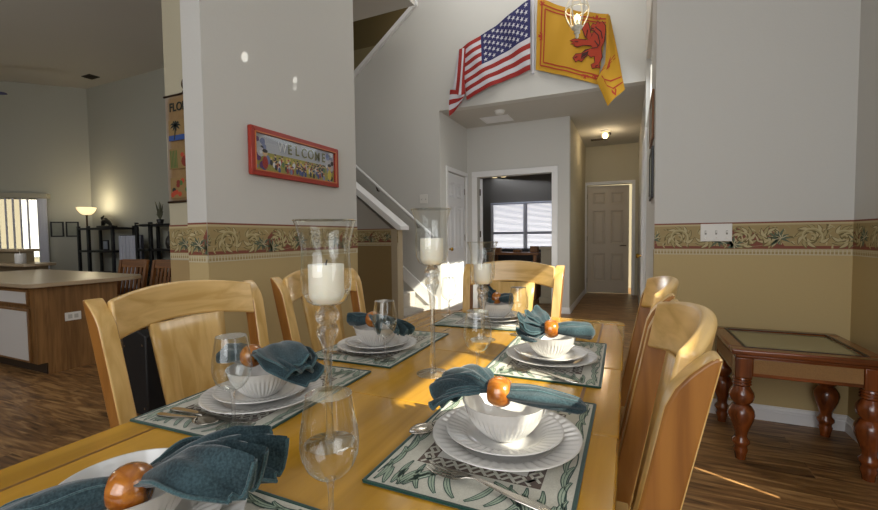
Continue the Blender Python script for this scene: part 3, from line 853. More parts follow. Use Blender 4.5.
for k in SET:
    o = m0 if k == 'NR' else dup(m0, (0, 0, 0), 0, 'leaf patterned placemat with green binding ' + SET[k][3])
    o.location = (*SET[k][2], TZ+.0005); o.rotation_euler = (0, 0, SET[k][1]+tilt[k])

# ------------------------------------------------------------------ crockery
def plate_mesh(R, h, N=44, well=.62):
    def fl(k, r, z, a):
        if RIB[0] <= k <= RIB[1]: return r, z+.0011*math.cos(N*a)
        return r, z
    prof = [(0, .003), (R*well*.8, .003), (R*well, .0045), (R*(well+.03), .007), (R*.72, h*.62), (R*.80, h*.74), (R*.88, h*.86), (R*.945, h*.95), (R*.965, h), (R, h*1.0), (R*1.003, h*.93), (R*.95, h*.82), (R*.7, h*.45), (R*well, .001), (R*well*.9, 0), (0, 0)]
    RIB = (4, 7)
    return MB().lathe(prof, N*4, fl=fl)
def bowl_mesh(R, h, N=44):
    def fl(k, r, z, a):
        if 2 <= k <= 5: return r+.0013*math.cos(N*a), z
        return r, z
    prof = [(0, 0), (R*.46, 0), (R*.60, h*.16), (R*.72, h*.32), (R*.83, h*.52), (R*.90, h*.70), (R*.925, h*.74), (R*.985, h*.97), (R, h), (R*.97, h*1.0), (R*.93, h*.88), (R*.85, h*.62), (R*.70, h*.32), (R*.45, h*.10), (0, h*.07)]
    return MB().lathe(prof, N*4, fl=fl)
pz_ = TZ+.0042
d0_ = plate_mesh(.135, .021).build('dinner_plate', 'ceramic')
s0_ = plate_mesh(.107, .019).build('salad_plate', 'ceramic')
b0_ = bowl_mesh(.077, .064).build('cereal_bowl', 'ceramic')
first = True
for k in SET:
    c = SET[k][0]
    for (o, nm, z, lab, cat, grp, jit) in ((d0_, 'dinner', pz_, 'white ribbed-rim dinner plate, bottom of the stack ', 'plate', 'white dinner plates', 0),
            (s0_, 'salad', pz_+.0105, 'white ribbed salad plate between dinner plate and bowl ', 'plate', 'white salad plates', .004),
            (b0_, 'bowl', pz_+.0148, 'white fluted bowl holding the folded napkin ', 'bowl', 'white fluted bowls', .003)):
        q = o if first else o.copy()
        if not first: COL.objects.link(q)
        q.location = (c[0]+random.uniform(-jit, jit), c[1]+random.uniform(-jit, jit), z)
        q.rotation_euler = (0, 0, random.uniform(0, 1))
        tag(q, lab + SET[k][3], cat, grp)
    first = False

# ------------------------------------------------------------------ napkins and rings
def make_napkin(key, label, ring, rlen, roll_dir, bloom_dir, bl_len, droop, seed, width=.07, lobes=5, spread=.5, curl=0, stack=.010, taper=0, point=0, wave=1):
    """ring = world pos of the ring; the roll runs along roll_dir, the open end along bloom_dir"""
    rnd = random.Random(seed)
    t = thing('napkin', label, 'napkin', ring, group='teal napkins in wooden rings')
    d = Vector((math.cos(roll_dir), math.sin(roll_dir), 0)); w = Vector((-d.y, d.x, 0)); up = Vector((0, 0, 1))
    def roll(u, v):
        a = v*2*PI; s = u*rlen
        rad = .0125+.013*math.sin(min(1, u*1.5)*PI*.55)
        rad *= 1-taper*u
        if u > .9: rad *= 1-((u-.9)/.1)**2*.6
        fold = 1+.12*math.cos(3*a+2.5*u+seed)+.08*math.cos(5*a-seed+3*u)
        return tuple(d*s + w*math.cos(a)*rad*1.25*fold + up*(math.sin(a)*rad*.85*fold + droop[0]*u*u))
    mb = MB(); mb.grid(roll, 20, 44)
    mb.add([roll(1, j/44) for j in range(44)], [tuple(range(44))])
    mb.build('rolled_end', 'denim', t, smooth=70)
    mb = MB()
    for v0 in (.14, .33):
        pts = [roll(i/16, v0+.025*math.sin(i*.6)) for i in range(2, 16)]
        mb.tube([(p[0], p[1], p[2]+.0006) for p in pts], .0013, 6)
    mb.build('hem', 'denim_hem', t)
    d2 = Vector((math.cos(bloom_dir), math.sin(bloom_dir), 0)); w2 = Vector((-d2.y, d2.x, 0))
    mb = MB(); hem = MB(); NU, NV = 18, 16
    for l in range(lobes):
        fr = (l-(lobes-1)/2)/max(1, (lobes-1)/2)
        ang = fr*spread+rnd.uniform(-.07, .07); ln = bl_len*(1-.10*abs(fr)+rnd.uniform(-.10, .06))
        tipw = width*rnd.uniform(.85, 1.1)
        dl = d2*math.cos(ang)+w2*math.sin(ang); wl = w2*math.cos(ang)-d2*math.sin(ang)
        ph = rnd.uniform(0, 6); zoff = (lobes-1-l)*stack-(lobes-1)*stack*.5; tw = rnd.uniform(-.5, .5)
        cr = curl*rnd.uniform(.8, 1.15)
        def tongue(u, v, side):
            x = (v-.5)*2
            if cr:
                th_ = u*cr; R_ = ln/cr*1.5; s = R_*math.sin(th_)*.62; zz = R_*(1-math.cos(th_))*.48-.012*u
            else:
                s = u*ln; zz = .022*math.sin(u*PI*.7)
            wd = .009+(tipw*.5-.009)*(math.sin(min(1, u*1.15)*PI/2)**1.3)*(1-.35*max(0, u-.75)/.25)
            wd *= 1-point*max(0, u-.35)**1.3/.65**1.3*.92
            z = zz+zoff*min(1, u*2.2)+droop[1]*u**2.0+.006*math.cos(x*1.5)*u
            z += wave*(.0075*u*math.sin(x*3.6+ph)+.0045*u*math.sin(x*7.5+ph*2+u*5))+tw*x*wd*u*.5
            z += .0035*(1-x*x) if side else -.0035*(1-x*x)
            edge = .007*math.sin(x*4+ph)*u-.012*x*x*u
            return dl*(s+edge)+wl*(x*wd)+up*z
        top = [[tongue(i/NU, j/NV, True) for j in range(NV+1)] for i in range(NU+1)]
        bot = [[tongue(i/NU, j/NV, False)-up*.0012 for j in range(NV+1)] for i in range(NU+1)]
        vs = [p for r in top for p in r]+[p for r in bot for p in r]; K = NV+1; o = (NU+1)*K
        fs = []
        for i in range(NU):
            for j in range(NV):
                a = i*K+j; fs.append((a, a+1, a+K+1, a+K)); fs.append((a+o, a+K+o, a+K+1+o, a+1+o))
            fs.append((i*K, i*K+K, i*K+K+o, i*K+o)); fs.append((i*K+NV, i*K+NV+o, i*K+NV+K+o, i*K+NV+K))
        for j in range(NV): a = NU*K+j; fs.append((a, a+1, a+1+o, a+o)); fs.append((j, j+o, j+1+o, j+1))
        mb.add(vs, fs)
        rim = [(top[NU][j]+bot[NU][j])/2 for j in range(K)]
        hem.tube(rim, .0028, 6); hem.tube([(top[i][NV]+bot[i][NV])/2 for i in range(5, NU+1)], .0024, 6); hem.tube([(top[i][0]+bot[i][0])/2 for i in range(5, NU+1)], .0024, 6)
    mb.build('fanned_end', 'denim', t, smooth=70)
    hem.build('hem', 'denim_hem', t)
    rg = thing('napkin_ring', 'round orange-brown wooden ring around the teal napkin ' + SET[key][3], 'napkin ring', ring, group='wooden napkin rings')
    rot = d.to_track_quat('Z', 'Y').to_matrix()
    prof = [(.0150, -.0205), (.0190, -.0198)] + [(.0278*math.cos(a), .0278*math.sin(a)) for a in [(-.76+1.52*i/14) for i in range(15)]] + [(.0190, .0198), (.0150, .0205), (.0145, 0), (.0150, -.0205)]
    mb = MB(); mb.lathe(prof, 32, mat=rot)
    mb.build('ring_band', 'ring', rg, smooth=60)
    return t
make_napkin('NR', 'teal denim napkin fanned to the left in a ring ' + SET['NR'][3], (-.213, .733, .836), .150, .10, PI-.12, .135, (-.012, -.042), 3, width=.070, lobes=6, spread=.24, stack=.006, taper=.45)
make_napkin('FR', 'teal denim napkin bunched to the left in a ring ' + SET['FR'][3], (-.212, 1.285, .838), .125, .25, PI-.15, .135, (-.006, -.020), 8, width=.085, lobes=6, spread=.55, curl=1.15, stack=.010)
make_napkin('ML', 'dark teal napkin with stitched folds over the plate ' + SET['ML'][3], (-.825, .725, .838), .090, PI+.05, -.02, .200, (-.004, -.030), 5, width=.105, lobes=4, spread=.18, stack=.014)
make_napkin('FL', 'teal napkin with drooping leaf-like tips over the plate ' + SET['FL'][3], (-.80, 1.212, .838), .095, PI+.05, -.15, .160, (-.002, -.050), 14, width=.058, lobes=5, spread=.66, stack=.008, point=.85)
make_napkin('HD', 'teal napkin lying bunched in the bowl ' + SET['HD'][3], (-.545, 1.835, .838), .075, .15, PI+.2, .105, (0, -.020), 21, width=.07, lobes=4, spread=.5, curl=1.8)
make_napkin('NL', 'big teal napkin spread wide, cut by photo edge, at the near table end', (-.537, .292, .826), .15, PI+.70, 1.00, .165, (-.035, -.030), 27, width=.098, lobes=6, spread=.72, stack=.009, point=.62, wave=2.2)

# ------------------------------------------------------------------ glassware
def make_wine(label):
    t = thing('wine_glass', label, 'wine glass', group='wine glasses on the table')
    mb = MB().shell([(.0045, .072), (.012, .0755), (.022, .082), (.031, .093), (.0365, .108), (.0378, .122), (.0365, .140), (.033, .160), (.0290, .185)], 40)
    s_norm['bowl'] = True
    mb.build('bowl', 'glass', t, smooth=80)
    mb = MB().lathe([(.0283, .1848), (.0290, .1856), (.0297, .1848), (.0290, .1840), (.0283, .1848)], 40); mb.build('rim', 'glass', t)
    mb = MB().lathe([(0, .003), (.006, .003), (.0055, .010), (.0038, .025), (.0036, .05), (.0042, .066), (.0075, .074), (0, .0765)], 28)
    mb.build('stem', 'crystal', t, smooth=60)
    MB().lathe([(.0, 0), (.033, 0), (.0335, .0012), (.030, .0025), (.015, .0045), (.006, .0085)], 32).build('foot', 'glass', t, smooth=70)
    return t
wg = make_wine('wine glass nearest the camera, standing on bare wood by the near setting')
wg.location = (-.349, .424, TZ+.0005)
for (x, y, lab, z) in ((-.730, .592, 'wine glass standing on the placemat before the nearer left-hand chair', .0042), (-.683, 1.10, 'wine glass standing on the placemat before the farther left-hand chair', .0042),
                    (-.792, 1.862, 'wine glass at the far end, against the white closet door', .0005), (-.368, 1.06, 'wine glass between the two right-hand settings, behind the napkin ring', .0005),
                    (-.388, 1.60, 'wine glass beside the farther right-hand setting, against the far chair', .0005)):
    dup(wg, (x, y, TZ+z), 0, lab)

def make_hurricane(x, y, H, label, clabel):
    t = thing('candle_holder', label, 'candle holder', (x, y, TZ+.0005), group='tall stemmed glass candle holders')
    zs = H-.157
    sh = [(.012, 0), (.024, .002), (.036, .009), (.0435, .026), (.0455, .045), (.0450, .068), (.0435, .090), (.0440, .110), (.0475, .128), (.0525, .146), (.0570, .157)]
    mb = MB().shell([(r, zs+z) for r, z in sh], 48); mb.build('glass_shade', 'glass', t, smooth=80)
    mb = MB().lathe([(.0562, H-.0006), (.0570, H+.0004), (.0578, H-.0006), (.0570, H-.0014), (.0562, H-.0006)], 48); mb.build('rim', 'glass', t)
    k = zs
    mb = MB().lathe([(0, .0035), (.0095, .0035), (.0098, .011), (.0075, .022), (.0065, .06), (.0070, k-.12), (.0095, k-.085), (.013, k-.068), (.019, k-.055), (.0205, k-.047), (.0175, k-.037),
                      (.016, k-.034), (.020, k-.027), (.0225, k-.018), (.0195, k-.009), (.014, k-.003), (.012, k+.001), (0, k+.001)], 32)
    mb.build('stem', 'crystal', t, smooth=60)
    MB().lathe([(.0, 0), (.046, 0), (.0465, .0015), (.042, .003), (.02, .006), (.0098, .010)], 36).build('base', 'glass', t, smooth=70)
    c = thing('pillar_candle', clabel, 'candle', (x, y, TZ+zs+.0045), group='white pillar candles')
    hc = .072
    mb = MB().lathe([(0, 0), (.0235, 0), (.0300, .010), (.0318, .016), (.0322, hc-.002), (.0316, hc), (.029, hc-.001), (.02, hc-.004), (0, hc-.005)], 36); mb.build('wax', 'wax', c, smooth=50)
    mb = MB().tube([(0, 0, hc-.006), (.0005, 0, hc+.002), (.002, .001, hc+.008)], .0011, 6); mb.build('wick', 'wick', c)
make_hurricane(-.508, .618, .417, 'nearest of three stemmed glass candle holders down the table centre', 'white pillar candle in the nearest stemmed glass holder')
make_hurricane(-.498, 1.053, .461, 'tallest, middle stemmed glass candle holder in the table centre', 'white pillar candle in the middle stemmed glass holder')
make_hurricane(-.490, 1.471, .363, 'shortest, farthest stemmed glass candle holder in the table centre', 'white pillar candle in the farthest stemmed glass holder')

# ------------------------------------------------------------------ flatware
def strip(mb, secs):
    """secs: (x, halfwidth, z, thick)"""
    vs = []
    for (x, w, z, th_) in secs: vs += [(x, -w, z), (x, w, z), (x, w*.85, z+th_), (x, -w*.85, z+th_)]
    n = len(secs); fs = [(0, 1, 2, 3), tuple((n-1)*4+j for j in (3, 2, 1, 0))]
    for i in range(n-1):
        for j in range(4): fs.append((i*4+j, i*4+(j+1) % 4, i*4+4+(j+1) % 4, i*4+4+j))
    mb.add(vs, fs)
def make_fork(label):
    t = thing('fork', label, 'fork', group='forks beside the plates')
    mb = MB(); strip(mb, [(.0, .004, .001, .003), (.01, .009, .001, .003), (.05, .0075, .003, .003), (.09, .0045, .008, .003), (.118, .0035, .011, .003), (.130, .006, .010, .0025), (.142, .012, .007, .002), (.152, .0125, .005, .002)])
    mb.build('handle', 'steel', t, bevel=.001, smooth=50)
    for i in range(4):
        y = (i-1.5)*.0067
        mb = MB(); mb.tube([(.150, y, .0055), (.170, y, .004), (.188, y, .0045), (.203, y, .009)], [.0022, .002, .0018, .0009], 6, flat=.6)
        mb.build('tine', 'steel', t)
    return t
def make_spoon(label):
    t = thing('spoon', label, 'spoon', group='spoons beside the plates')
    mb = MB(); strip(mb, [(.0, .004, .001, .003), (.01, .0085, .001, .003), (.05, .007, .003, .003), (.09, .0045, .007, .003), (.118, .0035, .009, .003)])
    mb.build('handle', 'steel', t, bevel=.001, smooth=50)
    def bw(u, v):
        x = .112+.062*u; hw = .0205*math.sin(PI*min(.98, max(.06, u*.97+.02)))**.6
        y = (v-.5)*2; return (x, y*hw, .009-.0075*(1-y*y)*math.sin(PI*u)+.002*u)
    mb = MB(); mb.grid(bw, 16, 10); mb.build('spoon_bowl', 'steel', t, solid=.0016, smooth=80)
    return t
def make_knife(label):
    t = thing('knife', label, 'knife', group='knives beside the plates')
    mb = MB(); strip(mb, [(0, .006, .0005, .005), (.012, .009, .0005, .006), (.06, .0085, .0005, .006), (.095, .0065, .0005, .005)]); mb.build('handle', 'steel', t, bevel=.0015, smooth=50)
    mb = MB(); mb.prism([(.094, -.0055), (.12, -.008), (.19, -.009), (.212, -.003), (.215, .003), (.2, .006), (.094, .0055)], fz, .0015, .0035); mb.build('blade', 'steel', t, bevel=.0006)
    return t
MZ = TZ+.0048
fk = make_fork('silver fork beside the plate stack before the nearer right-hand chair'); fk.location = (-.095, .572, MZ); fk.rotation_euler = (0, 0, PI-.16)
dup(fk, (-.115, 1.115, MZ), PI-.25, 'silver fork beside the plate stack before the farther right-hand chair')
sp = make_spoon('silver spoon lying past the plates before the nearer right-hand chair'); sp.location = (-.29, .87, MZ); sp.rotation_euler = (0, 0, -2.1)
sp.rotation_euler = (0, 0, math.atan2(.70-.83, -.365+.31)); sp.location = (-.305, .845, MZ)
kn = make_knife('silver table knife on the placemat before the nearer left-hand chair'); kn.location = (-.925, .592, MZ); kn.rotation_euler = (0, 0, .08)
dup(kn, (-.925, 1.10, MZ), .02, 'silver table knife on the placemat before the farther left-hand chair')
dup(sp, (-.93, .565, MZ), .05, 'silver spoon beside the knife before the nearer left-hand chair')

# ------------------------------------------------------------------ cherry side table
st_ = thing('side_table', 'dark cherry square side table with inset glass top and turned legs', 'side table', (.755, 2.71, 0), world=True)
xa, xb, ya, yb, zt = .462, 1.048, 2.425, 3.0, .56
fr_ = .07
poly_o = lambda i: [(xa+i, ya+i), (xb-i, ya+i), (xb-i, yb-i), (xa+i, yb-i)]
mb = MB()
for (a, b, c, d) in ((xa, xb, ya, ya+fr_), (xa, xb, yb-fr_, yb), (xa, xa+fr_, ya+fr_, yb-fr_), (xb-fr_, xb, ya+fr_, yb-fr_)): mb.box(a, b, c, d, zt-.028, zt)
mb.build('top_frame', 'cherry_x', st_, bevel=.008, seg=3)
mb = MB(); mb.box(xa+.02, xb-.02, ya+.02, yb-.02, zt-.045, zt-.028); mb.build('molding', 'cherry_x', st_, bevel=.006)
MB().box(xa+fr_, xb-fr_, ya+fr_, yb-fr_, zt-.02, zt-.006).build('glass_panel', 'table_glass', st_, smooth=0)
mb = MB(); e = .012
for (a, b, c, d) in ((xa+fr_-e, xb-fr_+e, ya+fr_-e, ya+fr_), (xa+fr_-e, xb-fr_+e, yb-fr_, yb-fr_+e), (xa+fr_-e, xa+fr_, ya+fr_, yb-fr_), (xb-fr_, xb-fr_+e, ya+fr_, yb-fr_)): mb.box(a, b, c, d, zt, zt+.002)
mb.build('black_inlay', 'black', st_, smooth=0)
zl = zt-.045; zap = .435
for (lx, ly) in ((.515, 2.482), (.995, 2.482), (.515, 2.943), (.995, 2.943)):
    lg = MB().box(lx-.036, lx+.036, ly-.036, ly+.036, zap-.02, zl).build('leg', 'cherry_z', st_, bevel=.004)
    pr = [(.034, zap-.02), (.036, zap-.028), (.030, zap-.034), (.036, zap-.042), (.030, zap-.048), (.036, zap-.056), (.029, zap-.064), (.034, zap-.075), (.044, zap-.095), (.047, zap-.115), (.042, zap-.138), (.031, zap-.152), (.030, zap-.158), (.037, zap-.166),
          (.047, zap-.185), (.050, zap-.205), (.045, zap-.235), (.035, zap-.268), (.026, zap-.295), (.023, zap-.315), (.024, zap-.325), (.033, zap-.338), (.034, zap-.350), (.026, zap-.362), (.024, zap-.375), (.028, zap-.385), (.022, zap-.41), (.019, 0), (0, 0)]
    MB().lathe([(r*1.14, max(0, z)) for r, z in pr], 28, (lx, ly, 0)).build('turned_post', 'cherry_z', lg, off=(.755, 2.71, 0), smooth=50)
for (a, b, c, d, mname) in ((.551, .959, 2.452, 2.470, 1), (.551, .959, 2.955, 2.973, 1), (.482, .500, 2.518, 2.907, 0), (1.01, 1.028, 2.518, 2.907, 0)):
    ap = MB().box(a, b, c, d, zap-.01, zl).build('apron', 'cherry_x' if mname else 'cherry_y', st_, bevel=.003)
    if mname: MB().box(a+.004, b-.004, c-.003, c, zap+.008, zl-.004).build('cane_panel', 'cane', ap, off=(.755, 2.71, 0), smooth=0)
    else: MB().box(a-.003, a, c+.004, d-.004, zap+.008, zl-.004).build('cane_panel', 'cane', ap, off=(.755, 2.71, 0), smooth=0)

# ------------------------------------------------------------------ switches and outlet
def switch_plate(label, f, W, H, n, cat='light switch'):
    t = thing('light_switch', label, cat, f(W/2, H/2, 0), world=True)
    MB().prism([(0, 0), (W, 0), (W, H), (0, H)], f, -.006, 0).build('plate', 'plastic', t, bevel=.003)
    for i in range(n):
        x = W*(i+.5)/n
        MB().prism([(x-.005, H/2-.012), (x+.005, H/2-.012), (x+.005, H/2+.012), (x-.005, H/2+.012)], f, -.0065, -.006).build('slot', plain('slot_grey%d' % n, '#8a8880', .6), t, smooth=0)
        MB().prism([(x-.0035, H/2-.001), (x+.0035, H/2-.001), (x+.0035, H/2+.009), (x-.0035, H/2+.009)], f, -.014, -.006).build('toggle', 'plastic', t, bevel=.001)
        MB().prism([(x-.0025, H/2-.034), (x+.0025, H/2-.034), (x+.0025, H/2-.029), (x-.0025, H/2-.029)], f, -.0072, -.006).build('screw', 'steel', t, smooth=0)
switch_plate('white triple toggle light switch plate on the patterned border', lambda a, b, d: (.405+a, 3.058+d, 1.072+b), .165, .108, 3)
switch_plate('white light switch on the stairway wall above the handrail', lambda a, b, d: (-2.60+a, 5.138+d, 1.57+b), .12, .12, 2)

# ------------------------------------------------------------------ welcome picture
wp = thing('wall_picture', 'red framed horizontal picture of a crowd reading WELCOME', 'picture', (-1.87, 2.02, 1.6), world=True)
fp = lambda a, b, d: (-1.88+d, 1.664+a, 1.468+b)     # a along +Y, b up, d out of the wall
PW, PH = .745, .265
mb = MB(); w_ = .032
for p in ([(0, 0), (PW, 0), (PW-w_, w_), (w_, w_)], [(PW, 0), (PW, PH), (PW-w_, PH-w_), (PW-w_, w_)], [(PW, PH), (0, PH), (w_, PH-w_), (PW-w_, PH-w_)], [(0, PH), (0, 0), (w_, w_), (w_, PH-w_)]):
    mb.prism(p, fp, .002, .03)
mb.build('frame', 'frame_red', wp, bevel=.004)
mb = MB(); g2 = .006; w2_ = w_
for p in ([(w2_-g2, w2_-g2), (PW-w2_+g2, w2_-g2), (PW-w2_+g2, w2_), (w2_-g2, w2_)], [(w2_-g2, PH-w2_), (PW-w2_+g2, PH-w2_), (PW-w2_+g2, PH-w2_+g2), (w2_-g2, PH-w2_+g2)],
          [(w2_-g2, w2_), (w2_, w2_), (w2_, PH-w2_), (w2_-g2, PH-w2_)], [(PW-w2_, w2_), (PW-w2_+g2, w2_), (PW-w2_+g2, PH-w2_), (PW-w2_, PH-w2_)]): mb.prism(p, fp, .030, .033)
mb.build('gilt_line', 'frame_gold', wp, smooth=0)
cols = ['#bcbecb', '#a39b4e', '#3a4a86', '#c8c5cf', '#29262c', '#a8312a', '#7d86b4', '#d9b48c', '#d8c24a', '#6f4a86', '#5e7d4a', '#e4e2ea']
PM = [plain('print_%d' % i, c, .5) for i, c in enumerate(cols)]
mb = MB(); rnd = random.Random(5)
iw, ih = PW-2*w_, PH-2*w_
def fpi(a, b, d): return fp(w_+a, w_+b, d)
mb.poly([(0, ih*.5), (iw, ih*.5), (iw, ih), (0, ih)], fpi, .012, 0); mb.poly([(0, 0), (iw, 0), (iw, ih*.52), (0, ih*.52)], fpi, .0122, 1)
for i in range(14):  # purple foliage at both ends
    for xx in (rnd.uniform(0, .10), iw-rnd.uniform(0, .07)):
        r = rnd.uniform(.012, .03); cy = rnd.uniform(.02, ih-.03)
        mb.poly([(min(max(xx+r*math.cos(k*.8)*rnd.uniform(.7, 1.1), 0), iw), min(max(cy+r*math.sin(k*.8), 0), ih)) for k in range(8)], fpi, .0123+i*.00005, rnd.choice([6, 6, 9, 3, 4]))
def blob(x, y, r, m, d, sx=1, sy=1):
    mb.poly([(min(max(x+r*sx*math.cos(k*PI/6), 0), iw), min(max(y+r*sy*math.sin(k*PI/6), 0), ih)) for k in range(12)], fpi, d, m)
for i in range(80):  # a crowd of simple people: body, head, hair
    x = rnd.uniform(.12, iw-.10); y = rnd.uniform(.0, .055); dz = .0130+.00004*i
    y = .062-.059*i/80
    blob(x, y+.012, .013, rnd.choice([2, 3, 5, 6, 8, 11, 4, 10]), dz, .8, 1.3)
    blob(x, y+.034, .0075, 7, dz+.00001); blob(x, y+.040, .0075, rnd.choice([4, 4, 8, 5]), dz+.00002, 1.05, .6)
for (x, c1, c2) in ((.075, 5, 4), (iw-.05, 8, 4)):   # two larger waving adults at the ends
    blob(x, .045, .026, c1, .0150, .8, 1.4); blob(x, .098, .018, 7, .0151); blob(x, .110, .019, c2, .0152, 1, .55)
    blob(x-.03, .10, .010, 11, .0153); blob(x-.008, .0, .014, 2, .0149, 1, 1.4)
s_norm['print'] = False
mb.build('print', PM, wp, smooth=0)
def text(body, size, loc, rot, mat, name, parent, ext=.0008, align='CENTER', sx=1):
    c = bpy.data.curves.new(name, 'FONT'); c.body = body; c.size = size; c.align_x = align; c.extrude = ext; c.offset = size*.018
    tmp = bpy.data.objects.new(name, c); COL.objects.link(tmp)
    me = bpy.data.meshes.new_from_object(tmp.evaluated_get(bpy.context.evaluated_depsgraph_get()))
    bpy.data.objects.remove(tmp); bpy.data.curves.remove(c)
    me.materials.clear(); me.materials.append(M[mat] if isinstance(mat, str) else mat)
    o = bpy.data.objects.new(name, me); COL.objects.link(o)
    pl = Vector((0, 0, 0))
    if parent is not None: o.parent = parent; pl = Vector(parent.location)
    o.location = Vector(loc)-pl; o.rotation_euler = rot; o.scale = (sx, 1, 1)
    return o
ol = plain('letter_olive', '#77744e', .5); wl_ = plain('letter_white', '#e9e9ee', .5)
for i, chx in enumerate('WELCOME'):
    p = fpi(.205+.061*i, ih*.62-.002*(i % 2), .0160); text(chx, .082, p, (PI/2, 0, PI/2), wl_ if i == 0 else ol, 'letter', wp, sx=.85)
    p = fpi(.207+.061*i, ih*.615-.002*(i % 2), .0154); text(chx, .086, p, (PI/2, 0, PI/2), PM[6] if i == 0 else wl_, 'letter_outline', wp, sx=.85)
MB().prism([(w_, w_), (PW-w_, w_), (PW-w_, PH-w_), (w_, PH-w_)], fp, .0185, .0195).build('glazing', 'picture_glass', wp, smooth=0)

# ------------------------------------------------------------------ florida wall hanging
fl = thing('wall_hanging', 'tan linen wall hanging with FLORIDA lettering and three small scenes', 'wall hanging', (-2.25, 1.59, 1.65), world=True)
ff = lambda a, b, d: (-2.435+a, 1.596-d, 1.335+b)
FW, FH = .36, .60
mb = MB(); mb.grid(lambda u, v: ff(FW*u, FH*v, .003+.003*math.sin(v*9)+.002*math.sin(u*7)), 8, 16); mb.build('cloth', 'linen', fl, solid=.002)
mb = MB(); mb.tube([ff(-.01, FH, .006), ff(FW+.01, FH, .006)], .006).tube([ff(-.005, 0, .006), ff(FW+.005, 0, .006)], .006); mb.build('rod', 'bronze', fl)
mb = MB(); mb.tube([ff(FW*.5+.03*math.cos(a), FH+.05+.03*math.sin(a), .006) for a in [i*2*PI/16 for i in range(17)]], .005); mb.tube([ff(FW*.5-.035, FH, .006), ff(FW*.5, FH+.03, .006), ff(FW*.5+.035, FH, .006)], .004); mb.build('hanging_ring', 'bronze', fl)
fcol = ['#2e4a86', '#1c241c', '#b0442a', '#4a6b35', '#8a7044', '#7a2d1c', '#5c7fb0']
FM = [plain('hanging_ink_%d' % i, c, .8) for i, c in enumerate(fcol)]
mb = MB(); D0 = .0125
def fblob(x, y, rx, ry, m, d=0, n=12): mb.poly([(x+rx*math.cos(k*2*PI/n), y+ry*math.sin(k*2*PI/n)) for k in range(n)], ff, D0+d, m)
for i, y0 in enumerate((.345, .185, .02)):
    mb.poly([(.03, y0), (FW-.03, y0), (FW-.03, y0+.115), (.03, y0+.115)], ff, D0-.0005, 4)
mb.poly([(.03, .345), (FW-.03, .345), (FW-.03, .375), (.03, .375)], ff, D0, 0)
for px_ in (.09, .25):
    mb.ribbon([(px_-.012, .35), (px_-.004, .39), (px_, .43)], .009, ff, D0+.0002, 1)
    for k in range(9):
        a = k*2*PI/9; mb.ribbon([(px_, .43), (px_+.028*math.cos(a), .432+.022*math.sin(a)), (px_+.046*math.cos(a), .424+.028*math.sin(a))], [.010, .012, .002], ff, D0+.0003, 1)
for k in range(5): mb.ribbon([(.045+.012*k, .19), (.04+.013*k, .29)], .007, ff, D0+.0002, 3)
fblob(.17, .225, .04, .032, 5, .0003); fblob(.19, .25, .03, .025, 2, .0004); fblob(.14, .262, .015, .013, 2, .0004); mb.ribbon([(.2, .27), (.22, .295)], .006, ff, D0+.0004, 1)
fblob(.27, .24, .03, .05, 3, .0003)
rnd = random.Random(9)
for k in range(22): fblob(rnd.uniform(.045, FW-.045), rnd.uniform(.032, .122), .016, .014, rnd.choice([2, 3, 5, 1, 2]), .0002+.00003*k)
s_norm['printed_scene'] = False
mb.build('printed_scene', FM, fl, smooth=0)
text('FLORIDA', .066, ff(FW/2-.012, .51, .012), (PI/2, 0, 0), FM[1], 'lettering', fl, sx=.95)
for (s, y) in (('THE', .465), ('GULF', .31), ('FRUIT', .145)): pass

# ------------------------------------------------------------------ flags (hung on the wall above the foyer)
def lerp(a, b, t): return a+(b-a)*t
# american flag: main part, u from hoist (right) to fold (left), v down
UTR, UBR, UTL, UBL = (-1.082, 3.915), (-1.083, 3.083), (-1.945, 3.492), (-1.895, 2.845)
def us(u, v, d=0):
    x = lerp(lerp(UTR[0], UTL[0], u), lerp(UBR[0], UBL[0], u), v); z = lerp(lerp(UTR[1], UTL[1], u), lerp(UBR[1], UBL[1], u), v)
    z += .025*math.sin(u*PI)*(v*1.2-.25)*1.0
    y = 5.115-.018*(1+math.sin(u*9+v*2.0))-.006*math.sin(u*23+v*7)-.03*u*u
    return (x, y-d, z)
usf = thing('national_flag', 'American stars and stripes flag pinned to the wall above the foyer', 'flag', (-1.5, 5.12, 3.3), group='flags above the foyer', world=True)
mb = MB(); UM = .62; UC = .40/.56
NS = 13
def us_n(u, v, d=0): return us(u, v, d)
for s in range(NS):
    v0, v1 = s/NS, (s+1)/NS
    u0 = UC if s < 7 else 0
    mb.grid(lambda a, b: us(lerp(u0, 1, a), lerp(v0, v1, b)), 24, 3, 0 if s % 2 == 0 else 1)
mb.grid(lambda a, b: us(UC*a, 7/13*b), 18, 14, 2)
for r in range(9):
    n = 6 if r % 2 == 0 else 5
    for c in range(n):
        cu = UC*((c*2+1+(r % 2))/12); cv = 7/13*((r+1)/10)
        pts = []
        for k in range(10):
            a = PI/2+k*PI/5; rad = .030 if k % 2 == 0 else .012
            pts.append(us(cu+rad*math.cos(a)/.95, cv-rad*math.sin(a)/.78, .004))
        mb.add(pts, [tuple(range(10))], 1)
s_norm['flag_cloth'] = False
mb.build('flag_cloth', ['red', 'white', 'navy'], usf, smooth=60)
